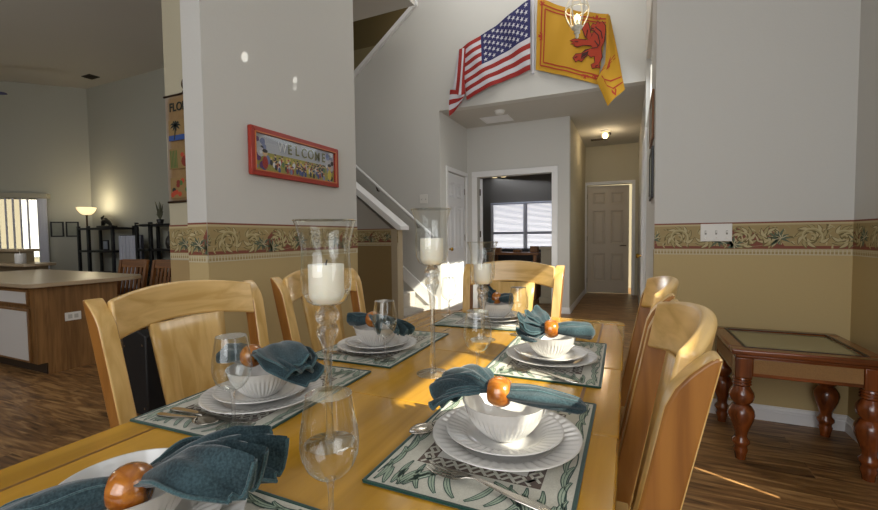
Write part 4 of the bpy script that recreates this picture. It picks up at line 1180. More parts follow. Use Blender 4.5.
# folded fly end hanging down
mb = MB()
def tail(u, v, d=0):
    L = [(-1.99, 3.45), (-2.045, 3.10), (-2.09, 2.93), (-2.10, 2.66)]; Rr = [(-1.885, 3.49), (-1.885, 3.15), (-1.875, 2.90), (-2.06, 2.66)]
    Rr = [(-1.885, 3.49), (-1.90, 3.15), (-1.90, 2.93), (-1.93, 2.66)]
    i = min(2, int(v*3)); t = v*3-i
    a = [lerp(L[i][k], L[i+1][k], t) for k in (0, 1)]; b = [lerp(Rr[i][k], Rr[i+1][k], t) for k in (0, 1)]
    return (lerp(a[0], b[0], u), 5.055-.03*math.sin(u*PI)-.015*math.sin(u*6+v*5)-d, lerp(a[1], b[1], u))
for i, (a, b, m) in enumerate(((0, .18, 1), (.18, .30, 1), (.30, .62, 0), (.62, .80, 1), (.80, 1, 0))):
    mb.grid(lambda p, q: tail(lerp(a, b, p), q*.70), 4, 14, m)
def tail2(u, v):
    A, B, C_, D_ = (-2.09, 2.985), (-1.885, 2.93), (-2.105, 2.655), (-1.93, 2.80)
    x = lerp(lerp(A[0], B[0], u), lerp(C_[0], D_[0], u), v); z = lerp(lerp(A[1], B[1], u), lerp(C_[1], D_[1], u), v)
    return (x, 5.02-.02*math.sin(u*5+v*3), z)
for i in range(5): mb.grid(lambda p, q: tail2(p, lerp(i/5, (i+1)/5, q)), 6, 2, (0, 1, 0, 1, 0)[i])
mb.build('folded_end', ['red', 'white'], usf, smooth=60)
# pole sleeve edge beside the flags
sbox('trim_17', -1.075, -1.045, 5.12, 5.14, 3.05, 4.4, M['white'])

sc = thing('heraldic_flag', 'yellow flag with red lion rampant and red double border on the wall', 'flag', (-.6, 5.12, 3.2), group='flags above the foyer', world=True)
STL, SBL, STR, SBR = (-1.0, 3.90), (-1.025, 3.085), (-.222, 3.535), (-.335, 2.805)
def sy_(x, z):
    return 5.105-.014*(1+math.sin(x*11+z*3))-.008*math.sin(x*23-z*9)
def sp_(s, t, d=0):
    x = lerp(lerp(STL[0], STR[0], s), lerp(SBL[0], SBR[0], s), t); z = lerp(lerp(STL[1], STR[1], s), lerp(SBL[1], SBR[1], s), t)
    z -= .03*math.sin(s*PI)*(1-t)
    return (x, sy_(x, z)-d, z)
mb = MB(); mb.grid(lambda a, b: sp_(a, b), 24, 20, 0)
def line(p, q, w, m=1, d=.004):
    n = 16; pts = [(lerp(p[0], q[0], i/n), lerp(p[1], q[1], i/n)) for i in range(n+1)]
    mb.ribbon(pts, w, lambda a, b, dd_: sp_(a, b, dd_), d, m)
for ins in (.075, .125):
    line((ins, ins), (1, ins), .020); line((ins, ins), (ins, 1-ins), .020); line((ins, 1-ins), (1, 1-ins), .020)
def fleur(s, t, ang, z=.06):
    c, n = math.cos(ang), math.sin(ang)
    for pts in ([(0, 0), (.5, .35), (1.3, .25), (1, 0), (1.3, -.25), (.5, -.35)], [(.1, -.8), (.4, -.8), (.4, .8), (.1, .8)], [(.4, -.8), (.8, -1.0), (.7, -.5)], [(.4, .8), (.8, 1.0), (.7, .5)]):
        mb.poly([(s+z*(a*c-b*n), t+z*(a*n+b*c)) for a, b in pts], lambda a, b, d: sp_(a, b, d), .005, 1)
fleur(.10, .52, PI); fleur(.09, .075, -2.3, .05); fleur(.80, .90, PI/2); fleur(.85, .10, -PI/2)
fleur(.95, .88, PI/2, .05)
lion = [(-.485, 3.496), (-.434, 3.493), (-.411, 3.374), (-.37, 3.389), (-.40, 3.41), (-.405, 3.45), (-.385, 3.475), (-.355, 3.455), (-.335, 3.49), (-.315, 3.452), (-.29, 3.47), (-.257, 3.413), (-.257, 3.343), (-.267, 3.251), (-.301, 3.187), (-.289, 3.09), (-.322, 3.025), (-.311, 2.976), (-.345, 2.99), (-.39, 2.985), (-.402, 3.027), (-.361, 3.044), (-.368, 3.116), (-.402, 3.111), (-.44, 3.150), (-.475, 3.125), (-.507, 3.085), (-.54, 3.105), (-.565, 3.085), (-.594, 3.133), (-.565, 3.169), (-.507, 3.173), (-.465, 3.206), (-.392, 3.208), (-.403, 3.242), (-.484, 3.264), (-.55, 3.25), (-.59, 3.27), (-.575, 3.285), (-.625, 3.295), (-.59, 3.31), (-.63, 3.335), (-.58, 3.345), (-.484, 3.318), (-.426, 3.31), (-.466, 3.349), (-.485, 3.41), (-.50, 3.45)]
def fw_(a, b, d): return (a, sy_(a, b)-d, b)
cx_ = sum(p[0] for p in lion)/len(lion); cz_ = sum(p[1] for p in lion)/len(lion)
big = []
for i, p in enumerate(lion):
    a = lion[i-1]; b = lion[(i+1) % len(lion)]; tx, tz = b[0]-a[0], b[1]-a[1]; l = math.hypot(tx, tz)
    big.append((p[0]-tz/l*.008, p[1]+tx/l*.008))
mb.poly(big, fw_, .009, 2); mb.poly(lion, fw_, .011, 1)
for pts in ([(-.38, 3.40), (-.33, 3.33), (-.31, 3.24)], [(-.35, 3.42), (-.30, 3.36), (-.285, 3.28)], [(-.40, 3.36), (-.37, 3.29), (-.33, 3.22)], [(-.40, 3.21), (-.34, 3.20), (-.31, 3.24)], [(-.46, 3.34), (-.44, 3.42)],
            [(-.58, 3.13), (-.55, 3.14)], [(-.58, 3.31), (-.54, 3.305)], [(-.365, 3.43), (-.345, 3.425)], [(-.40, 3.43), (-.375, 3.415)], [(-.36, 3.00), (-.33, 3.01)]):
    mb.ribbon(pts, .011, fw_, .013, 2)
mb.build('flag_cloth', ['gold', 'lion', 'ink'], sc, smooth=60)
mb = MB()
def st2(u, v, d=0):
    L = [(-.250, 3.50), (-.245, 3.22), (-.255, 3.02), (-.345, 2.835), (-.225, 2.535)]; Rr = [(-.212, 3.53), (-.150, 3.22), (-.112, 3.02), (-.085, 2.86), (-.053, 2.705)]
    i = min(3, int(v*4)); t = v*4-i
    a = [lerp(L[i][k], L[i+1][k], t) for k in (0, 1)]; b = [lerp(Rr[i][k], Rr[i+1][k], t) for k in (0, 1)]
    x, z = lerp(a[0], b[0], u), lerp(a[1], b[1], u)
    return (x, 5.062-.028*math.sin(u*PI*1.5)-.01*math.sin(v*7+u*4)-d, z)
mb.grid(st2, 14, 30, 0)
f2 = lambda a, b, d: st2(a, b, d)
for k, (o1) in enumerate((.0, .07)):
    mb.ribbon([(.16+o1*.4, .70+o1*.2), (.30, .84-o1), (.50, .90-o1*1.3), (.75, .885-o1*1.3), (.97, .87-o1*1.3)], .018, f2, .006, 1)
mb.poly([(.42, .90), (.50, .955), (.58, .90), (.62, .93), (.50, .99), (.38, .93)], f2, .007, 1)
mb.ribbon([(.0, .58), (.4, .50), (.75, .42)], .014, f2, .006, 1); mb.ribbon([(.0, .625), (.4, .545), (.75, .465)], .014, f2, .006, 1)
mb.poly([(.28, .50), (.42, .44), (.45, .60), (.30, .64)], f2, .007, 1)
s_norm['folded_corner'] = False
mb.build('folded_corner', ['gold', 'lion'], sc, smooth=60)

# ------------------------------------------------------------------ lantern pendant
lp = thing('lantern_pendant', 'small white iron cage lantern hanging in front of the yellow flag', 'pendant light', (-.48, 4.4, 3.05), world=True)
cx, cy, zb = -.48, 4.4, 3.05
mb = MB()
for k in range(6):
    a = k*PI/3+.2
    pts = []
    for i in range(15):
        t = i/14; z = zb+.06+.33*t; r = .012+.098*math.sin(min(1, t/.62)*PI/2)**.8*(1 if t < .62 else (1-((t-.62)/.38)**2*.55))
        pts.append((cx+r*math.cos(a), cy+r*math.sin(a), z))
    mb.tube(pts, .006, 6)
mb.build('cage_ribs', 'iron_white', lp)
mb = MB()
for (z, r) in ((zb+.27, .108), (zb+.39, .055)):
    mb.tube([(cx+r*math.cos(i*2*PI/24), cy+r*math.sin(i*2*PI/24), z) for i in range(25)], .006, 6)
mb.build('cage_ring', 'iron_white', lp)
mb = MB().lathe([(0, zb-.01), (.012, zb), (.02, zb+.02), (.014, zb+.035), (.03, zb+.045), (.028, zb+.06), (.02, zb+.065), (.05, zb+.09), (.052, zb+.105), (.03, zb+.115), (0, zb+.115)], 20, (cx, cy, 0)); mb.build('finial', 'iron_white', lp)
for k in range(3):
    a = k*2*PI/3+.6; x, y = cx+.024*math.cos(a), cy+.024*math.sin(a)
    cs = MB().lathe([(.010, zb+.115), (.010, zb+.165), (0, zb+.166)], 12, (x, y, 0)).build('candle_sleeve', 'wax', lp)
    MB().lathe([(.005, zb+.166), (.012, zb+.185), (.009, zb+.205), (0, zb+.222)], 12, (x, y, 0)).build('bulb', 'bulb', lp)
mb = MB()
zc = zb+.40
mb.lathe([(.05, zb+.385), (.03, zb+.40), (.012, zb+.42), (.0, zb+.43)], 16, (cx, cy, 0))
i = 0
while zc < 5.19:
    ax = (i % 2)
    mb.tube([(cx+(.010*math.cos(a) if ax else 0), cy+(0 if ax else .010*math.cos(a)), zc+.02+.02*math.sin(a)) for a in [j*2*PI/10 for j in range(11)]], .0025, 5); zc += .034; i += 1
mb.build('chain', 'iron_white', lp)

# ------------------------------------------------------------------ foyer and hall fittings
hl = thing('ceiling_light', 'small lit globe ceiling light in the back hall', 'ceiling light', (-.36, 7.3, 2.78), world=True)
MB().lathe([(.0, 2.779), (.085, 2.779), (.085, 2.765), (.05, 2.75), (.035, 2.745), (0, 2.745)], 28, (-.36, 7.3, 0)).build('base_plate', 'plastic', hl)
MB().lathe([(0, 2.66), (.03, 2.668), (.045, 2.69), (.045, 2.715), (.03, 2.738), (.02, 2.746)], 24, (-.36, 7.3, 0)).build('bulb', 'bulb', hl)
MB().tube([(-.31, 7.3, 2.75), (-.285, 7.3, 2.735), (-.28, 7.3, 2.71)], .012, 8).build('sensor', 'black', hl)
mb = MB(); mb.box(-.62, -.36, 7.83, 7.93, 2.768, 2.779)
o = thing('ceiling_vent', 'dark slotted air vent in the back hall ceiling', 'vent', (-.49, 7.88, 2.77), world=True)
mb.build('grille', 'vent', o, smooth=0)
mb = MB()
for i in range(5): mb.box(-.615, -.365, 7.835+.019*i, 7.843+.019*i, 2.764, 2.768)
mb.build('louvers', 'bronze', o, smooth=0)
sd = thing('smoke_detector', 'round white smoke detector on the foyer ceiling', 'smoke detector', (-1.58, 5.50, 2.78), world=True)
MB().lathe([(0, 2.735), (.045, 2.737), (.06, 2.745), (.065, 2.765), (.065, 2.779), (0, 2.779)], 28, (-1.58, 5.50, 0)).build('cover', 'plastic', sd)
MB().lathe([(.066, 2.772), (.072, 2.774), (.072, 2.7795), (.066, 2.7795)], 28, (-1.58, 5.50, 0)).build('base_ring', 'plastic', sd)
av = thing('return_vent', 'square white return air grille in the foyer ceiling', 'vent', (-1.72, 5.86, 2.78), world=True)
mb = MB(); mb.box(-1.93, -1.52, 5.70, 6.02, 2.772, 2.7795); mb.build('grille_frame', 'trim', av, bevel=.003)
mb = MB()
for i in range(12): mb.box(-1.90, -1.55, 5.725+.023*i, 5.735+.023*i, 2.766, 2.772)
mb.build('louvers', 'trim', av, smooth=0)
# handrail
hr = thing('handrail', 'white wall handrail rising along the stairway wall', 'handrail', (-3, 5.08, 1.6), world=True)
mb = MB(); mb.tube([(-4.7, 5.07, 3.06), (-3.643, 5.07, 2.184), (-2.40, 5.07, 1.142), (-2.37, 5.07, 1.11)], .022, 12); mb.build('rail', 'trim', hr)
for x in (-3.25, -2.62):
    z = 2.184-(x+3.643)*.8385; MB().tube([(x, 5.138, z-.08), (x, 5.10, z-.075), (x, 5.07, z-.02)], .010, 8).build('bracket', 'bronze', hr)
# pictures on the entry wall, seen edge on
def edge_pic(name, label, y0, y1, z0, z1, mat, d=.016):
    t = thing(name, label, 'picture', (.14, (y0+y1)/2, (z0+z1)/2), world=True)
    mb = MB()
    for (a, b, c, e_) in ((y0, y1, z0, z0+.03), (y0, y1, z1-.03, z1), (y0, y0+.03, z0+.03, z1-.03), (y1-.03, y1, z0+.03, z1-.03)): mb.box(.15-d, .149, a, b, c, e_)
    mb.build('frame', mat, t, bevel=.003); MB().box(.140, .146, y0+.03, y1-.03, z0+.03, z1-.03).build('print', 'picart', t, smooth=0)
edge_pic('framed_picture', 'wood framed picture seen edge-on beside the entry, above the black one', 3.22, 3.62, 1.77, 2.10, 'brownwood_z')
edge_pic('framed_picture', 'black framed picture seen edge-on beside the entry, below the wooden one', 3.22, 3.60, 1.37, 1.72, 'black')
# far room furniture
lf = thing('pendant_lamp', 'lit glass bowl ceiling lamp in the far taupe room', 'ceiling light', (-2.23, 7.7, 2.25), world=True)
for dx in (-.085, .085):
    MB().lathe([(0, 2.21), (.04, 2.215), (.075, 2.24), (.085, 2.275), (.08, 2.28), (.03, 2.29), (0, 2.29)], 24, (-2.23+dx, 7.7, 0)).build('glass_bowl', 'shade_lit', lf)
MB().tube([(-2.23, 7.7, 2.77), (-2.23, 7.7, 2.30)], .012).tube([(-2.33, 7.7, 2.31), (-2.13, 7.7, 2.31)], .012).lathe([(.0, 2.765), (.06, 2.765), (.06, 2.779), (0, 2.779)], 20, (-2.23, 7.7, 0)).build('stem', 'bronze', lf)
so = thing('sofa', 'dark leather sofa below the far room window', 'sofa', (-2.4, 8.3, 0), world=True)
MB().box(-3.3, -1.6, 7.9, 8.6, .1, .42).build('base', 'leather', so, bevel=.03, seg=3)
MB().box(-3.3, -1.6, 8.55, 8.8, .1, .86).build('backrest', 'leather', so, bevel=.05, seg=3)
for x in (-3.35, -1.8): MB().box(x, x+.2, 7.9, 8.8, .1, .62).build('arm', 'leather', so, bevel=.05, seg=3)
for i in range(2): MB().box(-3.12+.67*i, -2.47+.67*i, 7.88, 8.55, .42, .55).build('seat_cushion', 'leather', so, bevel=.04, seg=3)
for x in (-3.28, -1.66):
    for y in (7.95, 8.72): MB().box(x, x+.06, y, y+.06, 0, .1).build('leg', 'black', so)
dk = thing('wooden_desk', 'dark wooden desk with posts in the far room before the window', 'desk', (-1.9, 7.5, 0), world=True)
MB().box(-2.35, -1.42, 7.30, 7.75, .78, .82).build('top', 'brownwood_x', dk, bevel=.005)
for x, zt_ in ((-2.28, .90), (-1.90, .87), (-1.60, .93)): MB().box(x, x+.14, 7.44, 7.58, .82, zt_).build('post', 'brownwood_z', dk, bevel=.01)
for x in (-2.32, -1.52): MB().box(x, x+.06, 7.33, 7.72, 0, .78).build('side_panel', 'brownwood_z', dk, bevel=.004)
pd = thing('pedestal', 'tall taupe square pedestal stand just inside the far room', 'pedestal', (-1.215, 7.1, 0), world=True)
MB().box(-1.345, -1.085, 6.97, 7.23, 0, .10).build('plinth', 'pedestal', pd, bevel=.008)
MB().box(-1.32, -1.11, 6.995, 7.205, .10, .89).build('column', 'pedestal', pd, bevel=.004)
MB().box(-1.35, -1.08, 6.965, 7.235, .89, .935).build('cap', 'pedestal', pd, bevel=.008)

# ------------------------------------------------------------------ kitchen peninsula
kc = thing('base_cabinet', 'oak peninsula base cabinet with white drawer and door fronts', 'cabinet', (-4.9, 2.0, 0), world=True)
CX, CY, CT = -4.43, 1.75, .735
mb = MB(); mb.box(-6.2, CX, CY, 2.36, .10, CT); mb.build('carcass', 'oak_z', kc, bevel=.003)
MB().box(-6.2, CX-.02, CY+.07, 2.34, 0, .10).build('toe_kick', plain('toe_kick_dark', '#3a2c1e', .7), kc, smooth=0)
MB().box(CX-.004, CX+.006, CY, 2.36, .10, CT).box(CX-.004, CX+.006, CY+.07, 2.36, 0, .10).build('end_panel', 'oak_z', kc, smooth=0)
for (xa_, xb_) in ((-5.10, -4.50), (-5.76, -5.16)):
    dr = MB().box(xa_, xb_, CY-.018, CY, .585, .715).build('drawer', 'oak_x', kc, bevel=.003)
    MB().box(xa_+.018, xb_-.018, CY-.021, CY-.018, .603, .697).build('front_panel', 'panel_white', dr, off=(-4.9, 2.0, 0), smooth=0)
    do = MB().box(xa_, xb_, CY-.018, CY, .11, .555).build('door', 'oak_z', kc, bevel=.003)
    MB().box(xa_+.018, xb_-.018, CY-.021, CY-.018, .128, .537).build('front_panel', 'panel_white', do, off=(-4.9, 2.0, 0), smooth=0)
ct = thing('worktop', 'beige laminate peninsula worktop with rounded corners', 'worktop', (-4.9, 2.1, CT), world=True)
def rpoly(x0, x1, y0, y1, r):
    P = []
    for (cx_2, cy_2, s0) in ((x1-r, y0+r, -PI/2), (x1-r, y1-r, 0)):
        P += [(cx_2+r*math.cos(s0+i*PI/16), cy_2+r*math.sin(s0+i*PI/16)) for i in range(9)]
    return P+[(x0, y1), (x0, y0)]
MB().prism([(-6.6, 1.70), (-4.48, 1.70), (-4.42, 1.71), (-4.385, 1.74), (-4.37, 1.79), (-4.35, 2.40), (-4.37, 2.50), (-4.42, 2.58), (-4.52, 2.63), (-6.6, 2.70)], fz, CT+.0005, CT+.036).build('laminate_top', ['laminate'], ct, bevel=.006, seg=3, smooth=40)
ot = thing('wall_outlet', 'white horizontal double outlet on the oak cabinet end panel', 'outlet', (CX, 2.0, .46), world=True)
fo = lambda a, b, d: (CX+.006+d, 1.945+a, .425+b)
MB().prism([(0, 0), (.118, 0), (.118, .072), (0, .072)], fo, .0005, .006).build('plate', 'plastic', ot, bevel=.002)
for a in (.022, .066): MB().prism([(a, .018), (a+.03, .018), (a+.03, .054), (a, .054)], fo, .006, .008).build('socket', plain('socket_grey%d' % int(a*1000), '#b5b3ad', .5), ot, bevel=.001)
# raised bar behind the worktop
rb = thing('raised_bar', 'two-tier beige raised breakfast bar behind the worktop', 'bar counter', (-7.6, 2.95, 0), world=True)
MB().box(-8.6, -7.10, 2.83, 2.97, 0, .793).build('lower_wall', 'laminate_edge', rb, smooth=0)
MB().prism([(-8.6, 2.66), (-6.95, 2.66), (-6.92, 2.71), (-6.92, 2.95), (-6.96, 3.0), (-8.6, 3.0)], fz, .793, .828).build('ledge', 'laminate', rb, bevel=.005)
MB().box(-8.6, -7.50, 2.86, 2.99, .828, .975).build('upper_wall', 'laminate_edge', rb, smooth=0)
MB().box(-8.6, -7.46, 2.80, 3.04, .975, 1.01).build('upper_ledge', 'laminate', rb, bevel=.005)
pt = thing('paper_roll', 'white paper roll standing on the raised bar ledge', 'paper roll', (-7.24, 2.745, .828), world=True)
MB().lathe([(.02, .8305), (.055, .8305), (.056, .834), (.056, .952), (.054, .957), (.02, .957), (.02, .8305)], 28, (-7.24, 2.745, 0)).build('paper', 'panel_white', pt)
MB().lathe([(0, .8285), (.065, .8285), (.065, .830), (.012, .8305), (.010, .98), (0, .985)], 24, (-7.24, 2.745, 0)).build('holder', 'steel', pt)

# bar chairs
def make_barchair(label):
    t = thing('slat_back_chair', label, 'chair', group='brown slat-back chairs behind the worktop')
    for s in (-1, 1):
        mb = MB(); vs = []; zs = [0, .45, .7, .88]
        for z in zs:
            y = .0 if z < .45 else (z-.45)*.18; x = s*.21
            vs += [(x-.02, y-.02, z), (x+.02, y-.02, z), (x+.02, y+.02, z), (x-.02, y+.02, z)]
        fs = [(0, 1, 2, 3), tuple(12+j for j in (3, 2, 1, 0))]
        for i in range(3):
            for j in range(4): fs.append((i*4+j, i*4+(j+1) % 4, i*4+4+(j+1) % 4, i*4+4+j))
        mb.add(vs, fs); mb.build('back_post', 'brownwood_z', t, bevel=.004)
        MB().box(s*.2-.02, s*.2+.02, -.42, -.38, 0, .43).build('leg', 'brownwood_z', t, bevel=.003)
    mb = MB(); mb.hexa([(-.19, .052, .79), (.19, .052, .79), (.19, .078, .79), (-.19, .078, .79), (-.19, .067, .885), (.19, .067, .885), (.19, .093, .885), (-.19, .093, .885)]); mb.build('top_rail', 'brownwood_x', t, bevel=.004)
    for i in range(5):
        x = -.13+.065*i; mb = MB(); mb.hexa([(x-.017, .0, .47), (x+.017, .0, .47), (x+.017, .012, .47), (x-.017, .012, .47), (x-.017, .058, .80), (x+.017, .058, .80), (x+.017, .07, .80), (x-.017, .07, .80)]); mb.build('slat', 'brownwood_z', t)
    MB().box(-.21, .21, -.42, .02, .43, .465).build('seat', 'brownwood_y', t, bevel=.01)
    for z in (.2,): MB().box(-.2, .2, -.41, -.39, z, z+.03).box(-.2, .2, -.01, .01, z+.03, z+.06).build('stretcher', 'brownwood_x', t, smooth=0)
    return t
bc = make_barchair('brown slat-back chair behind the worktop, left of its twin'); bc.location = (-5.42, 3.02, 0); bc.rotation_euler = (0, 0, .10)
dup(bc, (-4.86, 3.05, 0), .02, 'brown slat-back chair past the worktop, nearest the cream wall')
bx_ = thing('black_box', 'tall black box standing on the floor behind the left maple chair', 'box', (-2.85, 1.72, 0), world=True)
fb = lambda a, b, d: (-2.97+a, 1.60+d, b)
MB().prism([(0, 0.012), (.24, .012), (.24, .52), (.16, .55), (0, .50)], fb, 0, .30).build('body', 'black_matte', bx_, bevel=.01)
for p in ((.03, .06), (.21, .06), (.03, .44), (.21, .46)): MB().prism([(p[0]-.006, p[1]-.006), (p[0]+.006, p[1]-.006), (p[0]+.006, p[1]+.006), (p[0]-.006, p[1]+.006)], fb, -.003, 0).build('screw', 'steel', bx_, smooth=0)
for p in ((-2.95, 1.62), (-2.76, 1.62), (-2.95, 1.86), (-2.76, 1.86)): MB().lathe([(0, 0), (.014, 0), (.014, .013), (0, .013)], 12, (p[0], p[1], 0)).build('rubber_foot', 'black', bx_)

# ------------------------------------------------------------------ great room furniture
fl_ = thing('floor_lamp', 'lit torchiere floor lamp with white glass bowl in the corner', 'floor lamp', (-8.93, 4.28, 0), world=True)
LX, LY = -8.88, 4.30
MB().lathe([(0, 0), (.14, 0), (.14, .015), (.05, .03), (.02, .05), (0, .05)], 28, (LX, LY, 0)).build('base', 'bronze', fl_)
MB().lathe([(.014, .03), (.014, 1.0), (.02, 1.02), (.014, 1.04), (.014, 1.55), (.03, 1.58), (0, 1.6)], 16, (LX, LY, 0)).build('pole', 'bronze', fl_)
MB().shell([(.02, 1.575), (.07, 1.59), (.10, 1.62), (.130, 1.67), (.142, 1.705)], 32, (LX, LY, 0)).build('shade', 'shade_lit', fl_, solid=.006)
def shelf_unit(label, x0, x1, ytop, left_post):
    t = thing('open_shelf', label, 'shelf', ((x0+x1)/2, 4.4, 0), group='black open shelving units', world=True)
    for x in (x0, x1-.05):
        for y in (4.22, 4.56): MB().box(x, x+.05, y, y+.04, 0, ytop).build('upright', 'black', t, bevel=.003)
    if left_post: 
        for y in (4.22,): MB().box(x0+left_post, x0+left_post+.06, y, y+.04, 0, ytop).build('upright', 'black', t, bevel=.003)
    for k in range(4):
        z = ytop-.03-k*.40
        MB().box(x0, x1, 4.22, 4.60, z-.035, z).build('shelf_board', 'black', t, bevel=.003)
    return t
shelf_unit('black open shelving unit next to the floor lamp', -9.06, -7.98, 1.37, .30)
shelf_unit('black open shelving unit partly hidden by the cream wall', -7.36, -6.15, 1.40, .35)
sculp = thing('small_sculpture', 'dark animal-like sculpture on top of the lamp-side shelf', 'sculpture', (-8.5, 4.4, 1.34), world=True)
mb = MB(); mb.tube([(-8.60, 4.4, 1.375), (-8.57, 4.4, 1.44), (-8.50, 4.4, 1.475), (-8.43, 4.4, 1.44), (-8.37, 4.4, 1.40), (-8.33, 4.4, 1.372)], [.025, .04, .045, .04, .03, .015], 10)
mb.build('body', 'black', sculp)
MB().tube([(-8.56, 4.4, 1.46), (-8.61, 4.4, 1.52), (-8.55, 4.4, 1.55)], [.026, .024, .012], 8).build('head', 'black', sculp)
MB().box(-8.66, -8.28, 4.33, 4.47, 1.342, 1.376).build('plinth', 'black', sculp, bevel=.005)
pl_ = thing('potted_plant', 'small pale spiky plant on top of the far shelf', 'plant', (-6.98, 4.4, 1.37), world=True)
MB().lathe([(0, 1.372), (.04, 1.372), (.055, 1.44), (.05, 1.45), (0, 1.445)], 18, (-6.98, 4.4, 0)).build('pot', 'black', pl_)
mb = MB(); rnd = random.Random(4)
for i in range(30):
    a = rnd.uniform(0, 6.28); r = rnd.uniform(.01, .07); z = rnd.uniform(1.52, 1.76)
    mb.tube([(-6.98, 4.4, 1.44), (-6.98+r*.6*math.cos(a), 4.4+r*.6*math.sin(a), (1.44+z)/2+.03), (-6.98+r*math.cos(a), 4.4+r*math.sin(a), z)], [.008, .014, .003], 5, flat=.3)
mb.build('leaves', plain('pale_leaf', '#7e7f6a', .8), pl_)
t = thing('picture_frame', 'small grey picture frame on the lamp-side shelf', 'picture', (-8.42, 4.35, .945), world=True)
MB().box(-8.50, -8.34, 4.34, 4.36, .9405, 1.12).build('frame', 'black', t, bevel=.003); MB().box(-8.48, -8.36, 4.335, 4.34, .96, 1.10).build('print', plain('shelf_print', '#9aa0aa', .6), t, smooth=0)
tag(MB().lathe([(0, 0), (.05, 0), (.07, .08), (.06, .16), (.025, .22), (.03, .28), (.02, .28), (0, .25)], 18, (-6.75, 4.4, .9705)).build('dark_vase', plain('vase_glaze', '#2b2622', .3)), 'tall dark vase on the far shelf', 'vase')
wpn = thing('ribbed_panel', 'pale ribbed panel standing between the two black shelves', 'panel', (-7.95, 4.3, 0), world=True)
for i in range(6): MB().box(-7.96+.10*i, -7.88+.10*i, 4.30, 4.33, .3, 1.19).build('rib', 'blind', wpn, bevel=.008)
MB().box(-7.97, -7.37, 4.33, 4.36, 0, 1.20).build('backing', plain('panel_backing', '#50525e', .6), wpn, smooth=0)
def wall_frame(a, label, b0=1.19, b1=1.475, w=.20):
    t = thing('framed_print', label, 'picture', fd(a+w/2, (b0+b1)/2, 0), group='small black framed prints', world=True)
    mb = MB()
    for p in ([(a, b0), (a+w, b0), (a+w, b0+.022), (a, b0+.022)], [(a, b1-.022), (a+w, b1-.022), (a+w, b1), (a, b1)], [(a, b0+.022), (a+.022, b0+.022), (a+.022, b1-.022), (a, b1-.022)], [(a+w-.022, b0+.022), (a+w, b0+.022), (a+w, b1-.022), (a+w-.022, b1-.022)]): mb.prism(p, fd, -.022, -.001)
    mb.build('frame', 'black', t, smooth=0); mb = MB(); mb.prism([(a+.022, b0+.022), (a+w-.022, b0+.022), (a+w-.022, b1-.022), (a+.022, b1-.022)], fd, -.01, -.002); mb.build('print', 'picart', t, smooth=0)
wall_frame(.21, 'black framed print on the diagonal wall, next to the floor lamp'); wall_frame(.44, 'black framed print on the diagonal wall, next to the vertical blind')
gv = thing('ceiling_vent', 'small dark air vent in the great room ceiling', 'vent', (-8.3, 4.1, 4), world=True)
MB().box(-8.78, -8.54, 4.27, 4.43, 3.988, 3.9995).build('grille', 'vent', gv, smooth=0)
mb = MB()
for i in range(6): mb.box(-8.76, -8.56, 4.28+.025*i, 4.29+.025*i, 3.982, 3.988)
mb.build('louvers', 'bronze', gv, smooth=0)
cf = thing('ceiling_fan', 'blue-tipped ceiling fan blade reaching in from the left edge', 'ceiling fan', (-8.50, 2.50, 3.2), world=True)
MB().tube([(-8.50, 2.50, 3.99), (-8.50, 2.50, 3.3)], .015).lathe([(0, 3.12), (.08, 3.14), (.11, 3.2), (.10, 3.28), (.02, 3.31)], 24, (-8.50, 2.50, 0)).build('motor', 'bronze', cf)
for k in range(5):
    a = .80+k*2*PI/5; c, s = math.cos(a), math.sin(a)
    mb = MB(); mb.prism([(.12, -.03), (.3, -.06), (.62, -.065), (.68, -.03), (.68, .03), (.62, .065), (.3, .06), (.12, .03)], lambda x, y, d: (-8.50+x*c-y*s, 2.50+x*s+y*c, d), 3.195, 3.205); mb.build('blade', plain('fan_blade%d' % k, '#3c3f72', .5), cf, smooth=0)

# ------------------------------------------------------------------ lights
def lamp(name, kind, loc, energy, color=(1, 1, 1), size=1, size_y=None, target=None, **kw):
    l = bpy.data.lights.new(name, kind); l.energy = energy; l.color = color
    if kind == 'AREA':
        l.size = size
        if size_y: l.shape = 'RECTANGLE'; l.size_y = size_y
    elif kind in ('POINT', 'SPOT'): l.shadow_soft_size = size
    o = bpy.data.objects.new(name, l); COL.objects.link(o); o.location = loc
    if target is not None:
        o.rotation_euler = (Vector(target)-Vector(loc)).to_track_quat('-Z', 'Y').to_euler()
    for k, v in kw.items(): setattr(l, k, v)
    return o
sun = lamp('sun', 'SUN', (6, -3, 8), 13.0, (1, .93, .78), target=(6-.915, -3+.40, 8-.78)); sun.data.angle = math.radians(.5)
lamp('window_daylight', 'AREA', (1.08, .5, 1.35), 15, (.92, .96, 1), 1.2, 1.8, target=(-1, .8, .9))  # unseen lamp added inside the wall for soft window light
lamp('behind_camera_fill', 'AREA', (-.6, -2.9, 2.0), 80, (.97, .98, 1), 3, 2.6, target=(-.5, 3, 1.4))  # added fill before the closed back wall, no window there
lamp('dining_fill', 'AREA', (-.6, .8, 5.1), 8, (1, .98, .95), 3, 3, target=(-.6, .8, 0))
lamp('right_wall_fill', 'AREA', (.15, -2.2, 1.9), 20, (.97, .98, 1), 1.4, 1.8, target=(.5, 3.0, 1.1))  # added fill aimed at the right-hand wall, no opening here
lamp('great_room_fill', 'AREA', (-6.5, -1.2, 3.9), 40, (.95, .98, 1), 4, 3, target=(-7.5, 3, 0))
lamp('great_room_bounce', 'POINT', (-6.8, 1.0, 1.8), 27, (.98, 1, .96), 0)  # added unseen point light lifting the great room ceiling
lamp('foyer_fill', 'AREA', (-1.1, 4.2, 5.1), 40, (1, .97, .92), 2, 1.4, target=(-1.1, 4.4, 0))
lamp('foyer_bounce', 'POINT', (-1.1, 5.0, .9), 10, (1, .97, .90), 0)  # added sizeless point light brightening foyer walls and soffit
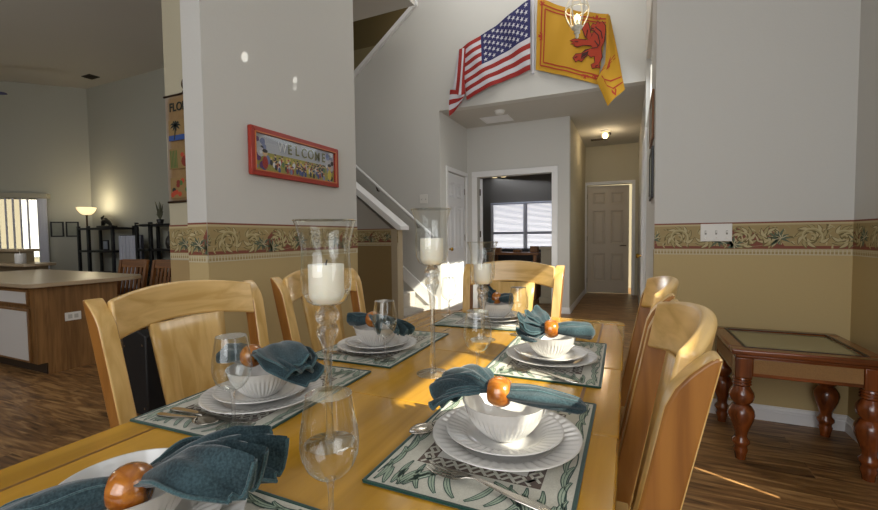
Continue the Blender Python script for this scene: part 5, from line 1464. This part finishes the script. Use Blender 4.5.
lamp('transom_daylight', 'AREA', (.12, 4.3, 2.6), 6, (.95, .98, 1), 1.2, .7, target=(-2, 4.8, 1.2))
lamp('hall_bulb', 'POINT', (-.36, 7.3, 2.60), 4, (1, .80, .52), .03)
lamp('hall_bounce', 'POINT', (-.2, 6.6, 1.4), 1.0, (1, .93, .82), 0)  # added sizeless point light for the hall, no fixture here
lamp('hall_back_room', 'POINT', (-.1, 9.2, 2.2), 1.2, (1, .80, .45), .1)
lamp('torchiere_bulb', 'POINT', (LX, LY, 1.76), 11, (1, .85, .58), .06)
lamp('far_room_fill', 'AREA', (-2.1, 9.0, 2.5), 12, (.8, .86, 1), 1.4, .4, target=(-2.3, 7.4, .5))  # hidden lamp added above the window to light the room
lamp('upstairs', 'POINT', (-3.6, 6.2, 5.0), 6, (1, .9, .7), .2)
lamp('lantern_bulbs', 'POINT', (-.48, 4.36, 3.26), 1.5, (1, .85, .6), .03)
for nm_, tg_, ang_, e_ in (('glint_high', (-1.88, 1.665, 2.09), 1.25, 160), ('glint_low', (-1.88, 2.036, 2.09), .9, 160), ('glint_low_tail', (-1.88, 2.034, 2.045), .8, 70)):  # added narrow spots imitate reflected sun glints on the wall
    g_l = lamp(nm_, 'SPOT', (-.55, 1.15, .80), e_, (1, .98, .92), 0, target=tg_)
    g_l.data.spot_size = math.radians(ang_*1.15); g_l.data.spot_blend = .5
w = bpy.data.worlds.new('world'); scene.world = w; w.use_nodes = True
nt = w.node_tree; bg = nt.nodes['Background']
sky = nt.nodes.new('ShaderNodeTexSky'); sky.sky_type = 'HOSEK_WILKIE'; sky.turbidity = 3; sky.sun_direction = Vector((.7, -.3, .6)).normalized()
nt.links.new(sky.outputs['Color'], bg.inputs['Color']); bg.inputs['Strength'].default_value = .9

scene.view_settings.view_transform = 'Standard'
scene.view_settings.exposure = 0
scene.cycles.use_denoising = True
scene.cycles.max_bounces = 10; scene.cycles.transparent_max_bounces = 24
scene.cycles.transmission_bounces = 8
scene.cycles.caustics_reflective = False; scene.cycles.caustics_refractive = False
scene.cycles.sample_clamp_indirect = 6
for o in bpy.data.objects:
    if '_w' in o: del o['_w']
